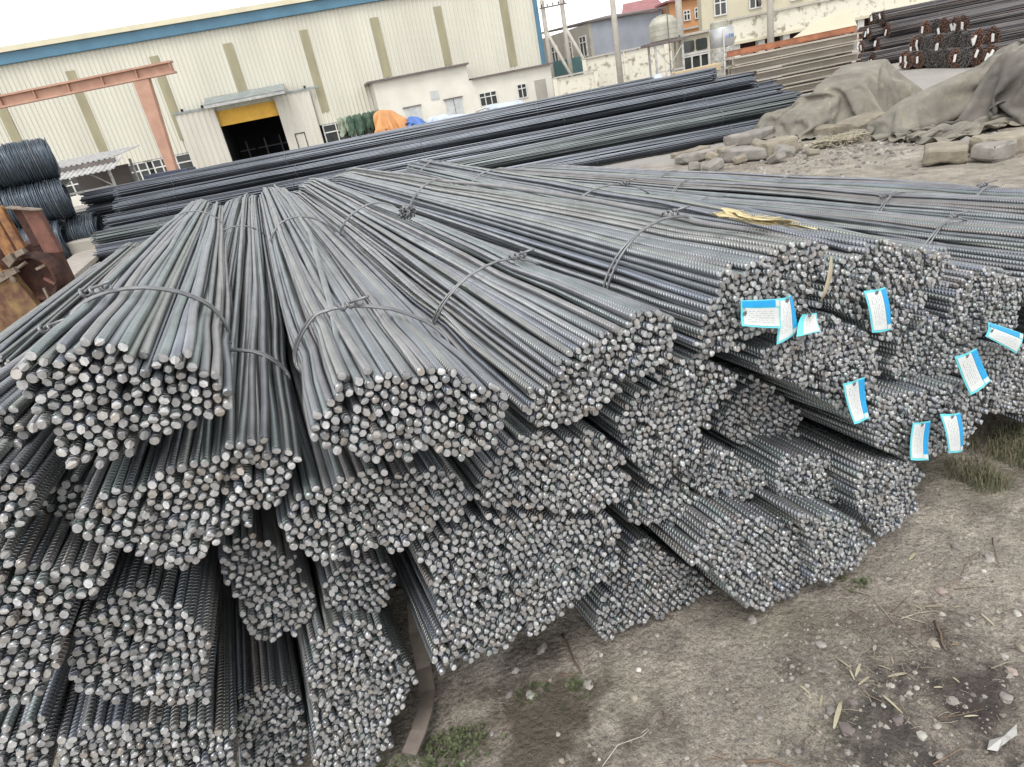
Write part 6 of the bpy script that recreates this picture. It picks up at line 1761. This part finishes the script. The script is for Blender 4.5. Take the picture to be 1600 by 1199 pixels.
# ------------------------------------------------------------------ buildings at the right
def peel_wall(name, label, cat, x0, x1, y, z1, th=.3, mat='peel', rz=0):
    f = vnoise(int(x0 * 10) + 5)
    t = thing(name, label, cat, (x0, y, 0), rz)
    mb = MB()
    n = int((x1 - x0) / .8)
    for k in range(n):
        a, b = (x1 - x0) * k / n, (x1 - x0) * (k + 1) / n
        mb.span((a, 0, 0), (b - .0, th, z1 + .05 * f(k, 1)))
    mb.build('wall_body', M[mat], t)
    for k in range(0, n + 1, 3):
        MB().span(((x1 - x0) * k / n - .12, -.08, 0), ((x1 - x0) * k / n + .12, -.003, z1 + .08)).build('pier', M[mat], t)
    MB().span((-.1, -.1, z1 + .06), (x1 - x0 + .1, th + .1, z1 + .14)).build('coping', M['pole'], t)
    return t
peel_wall('yard_wall', 'yellowish whitewashed yard wall with peeling patches below the grey house', 'wall', 8.0, 14.6, 42, 2.2)
peel_wall('yard_wall', 'low peeling whitewashed wall at the foot of the propped poles', 'wall', 5.9, 8.3, 40.5, 1.5, .5)
props(MB().box((7.3, 47, 1.3), (3.4, .2, 2.6)).build('teal_hoarding', M['teal'], bevel=.02), 'dark teal sheet hoarding between the warehouse corner and the grey house', 'hoarding')
hs_ = thing('grey_house', 'two storey house with a beige window side and a blank blue grey plaster side', 'house', (11.6, 56, 0))
import_ang = math.atan2(8.5, -3.0)
lw = math.hypot(8.5, 3.0)
o = MB().span((0, 0, 0), (lw, .3, 4.95)).build('side_wall', M['house_beige'], hs_); o.rotation_euler = (0, 0, import_ang)
o.location = (0, 0, 0)
o2 = MB().span((0.0, 0, 0), (6.2, .3, 4.95)).build('gable_wall', M['house_grey'], hs_); o2.rotation_euler = (0, 0, R(14))
for t_, zz in ((1.0, 2.7), (3.4, 2.6), (5.9, 2.6)):
    cxx, cyy = math.cos(import_ang) * t_, math.sin(import_ang) * t_
    w_ = window(-.55, .55, zz, zz + 1.5, 0, 2, hs_, zz + 1.05, .07)
    w_.location = (cxx - .943 * .36, cyy - .33 * .36, 0)
    w_.rotation_euler = (0, 0, import_ang + math.pi)
MB().slab([(-.3, -.3, 4.97), (6.3, 1.1, 4.97), (4.0, 12, 5.9), (-3.4, 9.2, 5.4)], (0, 0, 1), .12).build('roof', M['dark_roof'], hs_)
rr = thing('red_roof_house', 'house behind the grey one of which the dull red roof shows', 'house', (15.6, 62, 0))
MB().span((0, 0, 0), (4.6, 5, 4.95)).build('wall', M['cream_wall'], rr)
MB().slab([(-.3, -.4, 4.96), (4.0, -.4, 4.96), (4.0, 3.5, 6.4), (1.0, 3.5, 6.4)], (0, -.4, 1), .1).build('roof', M['red_roof'], rr)
oh = thing('orange_house', 'orange rendered house with two small white windows', 'house', (19.0, 60, 0))
MB().span((0, 0, 0), (3.1, 5, 5.5)).build('wall', M['orange_wall'], oh)
window(1.15, 1.75, 3.9, 4.7, -.06, 2, oh, 4.4, .08)
window(2.1, 2.65, 3.9, 4.75, -.06, 2, oh, 4.45, .08)
MB().span((-.3, -.4, 5.5), (3.2, 5.2, 5.65)).build('roof_edge', M['red_roof'], oh)
MB().span((-.1, -.15, 3.25), (3.1, -.003, 3.4)).build('ledge', M['pole'], oh)
ch = thing('cream_house', 'long cream rendered building with dark pipes on its upper wall', 'building', (18.1, 50, 0), R(-2))
MB().span((0, 0, 0), (14, .8, 6.6)).build('wall', M['cream_wall'], ch)
MB().span((-.1, -.2, 2.55), (14, -.003, 2.72)).build('ledge', M['pole'], ch)
for x in (.85, 3.3, 6.2): window(x, x + .9, 3.4, 4.6, -.06, 2, ch, 4.2, .08)
for x in (3.9, 4.75): MB().tube([(x, -.2, 6.2), (x + .05, -.2, 4.0), (x + .12, -.2, 3.55)], .15, 10, r2=.11).build('pipe', M['dark_roof'], ch, smooth=True)
MB().span((8.0, -.6, 3.5), (13.8, -.002, 3.62)).build('awning', M['red_roof'], ch)
pb = thing('peeling_building', 'old stone building with flaking whitewash and dark openings between white posts', 'building', (15.2, 38, 0), R(-1))
MB().span((0, 0, 1.55), (12, 1, 2.62)).build('upper_wall', M['peel'], pb)
MB().span((0, .9, 0), (12, 1.0, 1.55)).build('recess_wall', M['rust_plate'], pb)
MB().span((-.1, -.5, 1.42), (12, -.003, 1.55)).build('ledge', M['cream_wall'], pb)
for k in range(9): MB().span((.1 + 1.35 * k, -.3, 0), (.45 + 1.35 * k, .1, 1.415)).build('post', M['white_paint'], pb)
for k in range(5): MB().span((.55 + 2.7 * k, .2, 0), (1.35 + 2.7 * k, .85, .9)).build('stall', M['mottled'], pb)
MB().span((-.1, -.1, 2.622), (12.1, 1.1, 2.72)).build('roof', M['pole'], pb)

wt = thing('water_tank', 'dusty pale plastic water tank with sloping shoulders', 'water tank', (9.2, 30, 2.14))
MB().lathe((0, 0, 0), [(.56, 0), (.59, .03), (.59, .62), (.57, .68), (.42, .86), (.34, .90)], 26).build('body', M['tank_plastic'], wt)
MB().lathe((0, 0, .90), [(.26, 0), (.26, .05), (.12, .07)], 20).build('lid', M['tank_plastic'], wt, smooth=False)
for z in (.2, .4): MB().lathe((0, 0, z), [(.592, 0), (.602, .015), (.592, .03)], 26).build('rib', M['tank_plastic'], wt)
ws = thing('tank_stand', 'steel pipe stand carrying the dusty plastic water tank', 'stand', (9.2, 30, 0))
for x, y in ((-.55, -.5), (.6, -.5), (-.55, .5), (.6, .5)): MB().span((x - .04, y - .04, 0), (x + .04, y + .04, 2.02)).build('leg', M['steel_white'], ws)
MB().span((-.85, -.65, 2.022), (.85, .65, 2.13)).build('platform', M['dark_roof'], ws)
MB().tube([(-.55, -.54, .4), (.6, -.54, 1.9)], .02, 5).build('brace', M['steel_white'], ws)
MB().tube([(.6, -.54, .4), (-.55, -.54, 1.9)], .02, 5).build('brace', M['steel_white'], ws)
MB().span((-.55, -.53, .95), (.6, -.47, 1.0)).build('rail', M['steel_white'], ws)
MB().tube([(0, -.64, 3.3), (0, -.66, 2.2), (0, -.6, .1)], .018, 6).build('drain_pipe', M['dark_roof'], ws)
cb = thing('window_cabin', 'small white framed cabin with two rounded windows above three tall panes', 'cabin', (10.0, 30.2, 0))
MB().span((0, .08, 0), (1.2, 1.4, 2.15)).build('body', M['cream_wall'], cb)
MB().span((-.06, -.08, 2.152), (1.26, 1.5, 2.24)).build('roof', M['pole'], cb)
for x in (.06, .62):
    mb = MB()
    pts = []
    for cx_, cz_, a0_ in ((.42, .36, 0), (.08, .36, 90), (.08, .08, 180), (.42, .08, 270)):
        for k in range(4):
            a = R(a0_ + 30 * k)
            pts.append((x + cx_ + .07 * math.cos(a), .0, 1.52 + cz_ + .07 * math.sin(a)))
    mb.slab(pts, (0, 1, 0), .05)
    MB().add(mb.v, mb.f).build('rounded_window', M['glass'], cb)
MB().span((-.02, .03, 1.40), (1.22, .078, 1.5)).build('rail', M['white_paint'], cb)
window(.02, 1.18, .55, 1.38, .04, 3, cb, None, .06)
st_ = thing('stainless_tank', 'dull stainless water tank with blue lettering standing on a mottled drum', 'water tank', (11.28, 29, 1.46))
MB().lathe((0, 0, 0), [(.46, 0), (.48, .02), (.48, .68), (.44, .72)], 28).build('body', M['stainless'], st_, smooth=True)
MB().lathe((-.12, 0, .722), [(.33, 0), (.33, .2), (.30, .24)], 24).build('neck', M['tank_plastic'], st_)
MB().tube([(-.12, -.52, -1.4), (-.12, -.52, .68)], .03, 8).build('pipe', M['white_paint'], st_)
# four blue characters too worn to read, as strokes standing on the curved wall
GLYPHS = [[(.5, .95, .1, .05), (.5, .55, .95, .9)][:0] + [(.5, 1, .12, 0), (.5, .6, .92, 0)],
          [(.1, .95, .1, .05), (.3, .9, .95, .9), (.3, .6, .95, .6), (.3, .3, .95, .3), (.62, .95, .62, .05), (.3, .05, .95, .05)],
          [(.05, .85, .95, .85), (.15, .55, .85, .55), (.05, .1, .95, .1), (.2, .9, .2, .1), (.8, .9, .8, .1), (.5, .9, .5, .1)],
          [(.1, .9, .9, .9), (.5, .9, .5, .1), (.1, .5, .9, .5), (.1, .1, .9, .1)]]
mb = MB()
for gI, gl in enumerate(GLYPHS):
    for (xa, za, xb, zb) in gl:
        def cyl(x, z):
            s_ = -.02 + gI * .125 + x * .105
            a = s_ / .485
            return Vector((.485 * math.sin(a), -.485 * math.cos(a), .30 + z * .13))
        mb.tube([cyl(xa, za), cyl((xa + xb) / 2, (za + zb) / 2), cyl(xb, zb)], .009, 4)
mb.build('lettering', M['bluetext'], st_)
md = thing('mottled_drum', 'mottled grey drum bearing the stainless tank', 'drum', (11.28, 29, 0))
MB().lathe((0, 0, 0), [(.46, 0), (.48, .03), (.48, 1.40), (.46, 1.44)], 26).build('body', M['mottled'], md, smooth=True)
MB().lathe((0, 0, .7), [(.483, 0), (.495, .02), (.483, .04)], 26).build('hoop', M['dark_roof'], md)
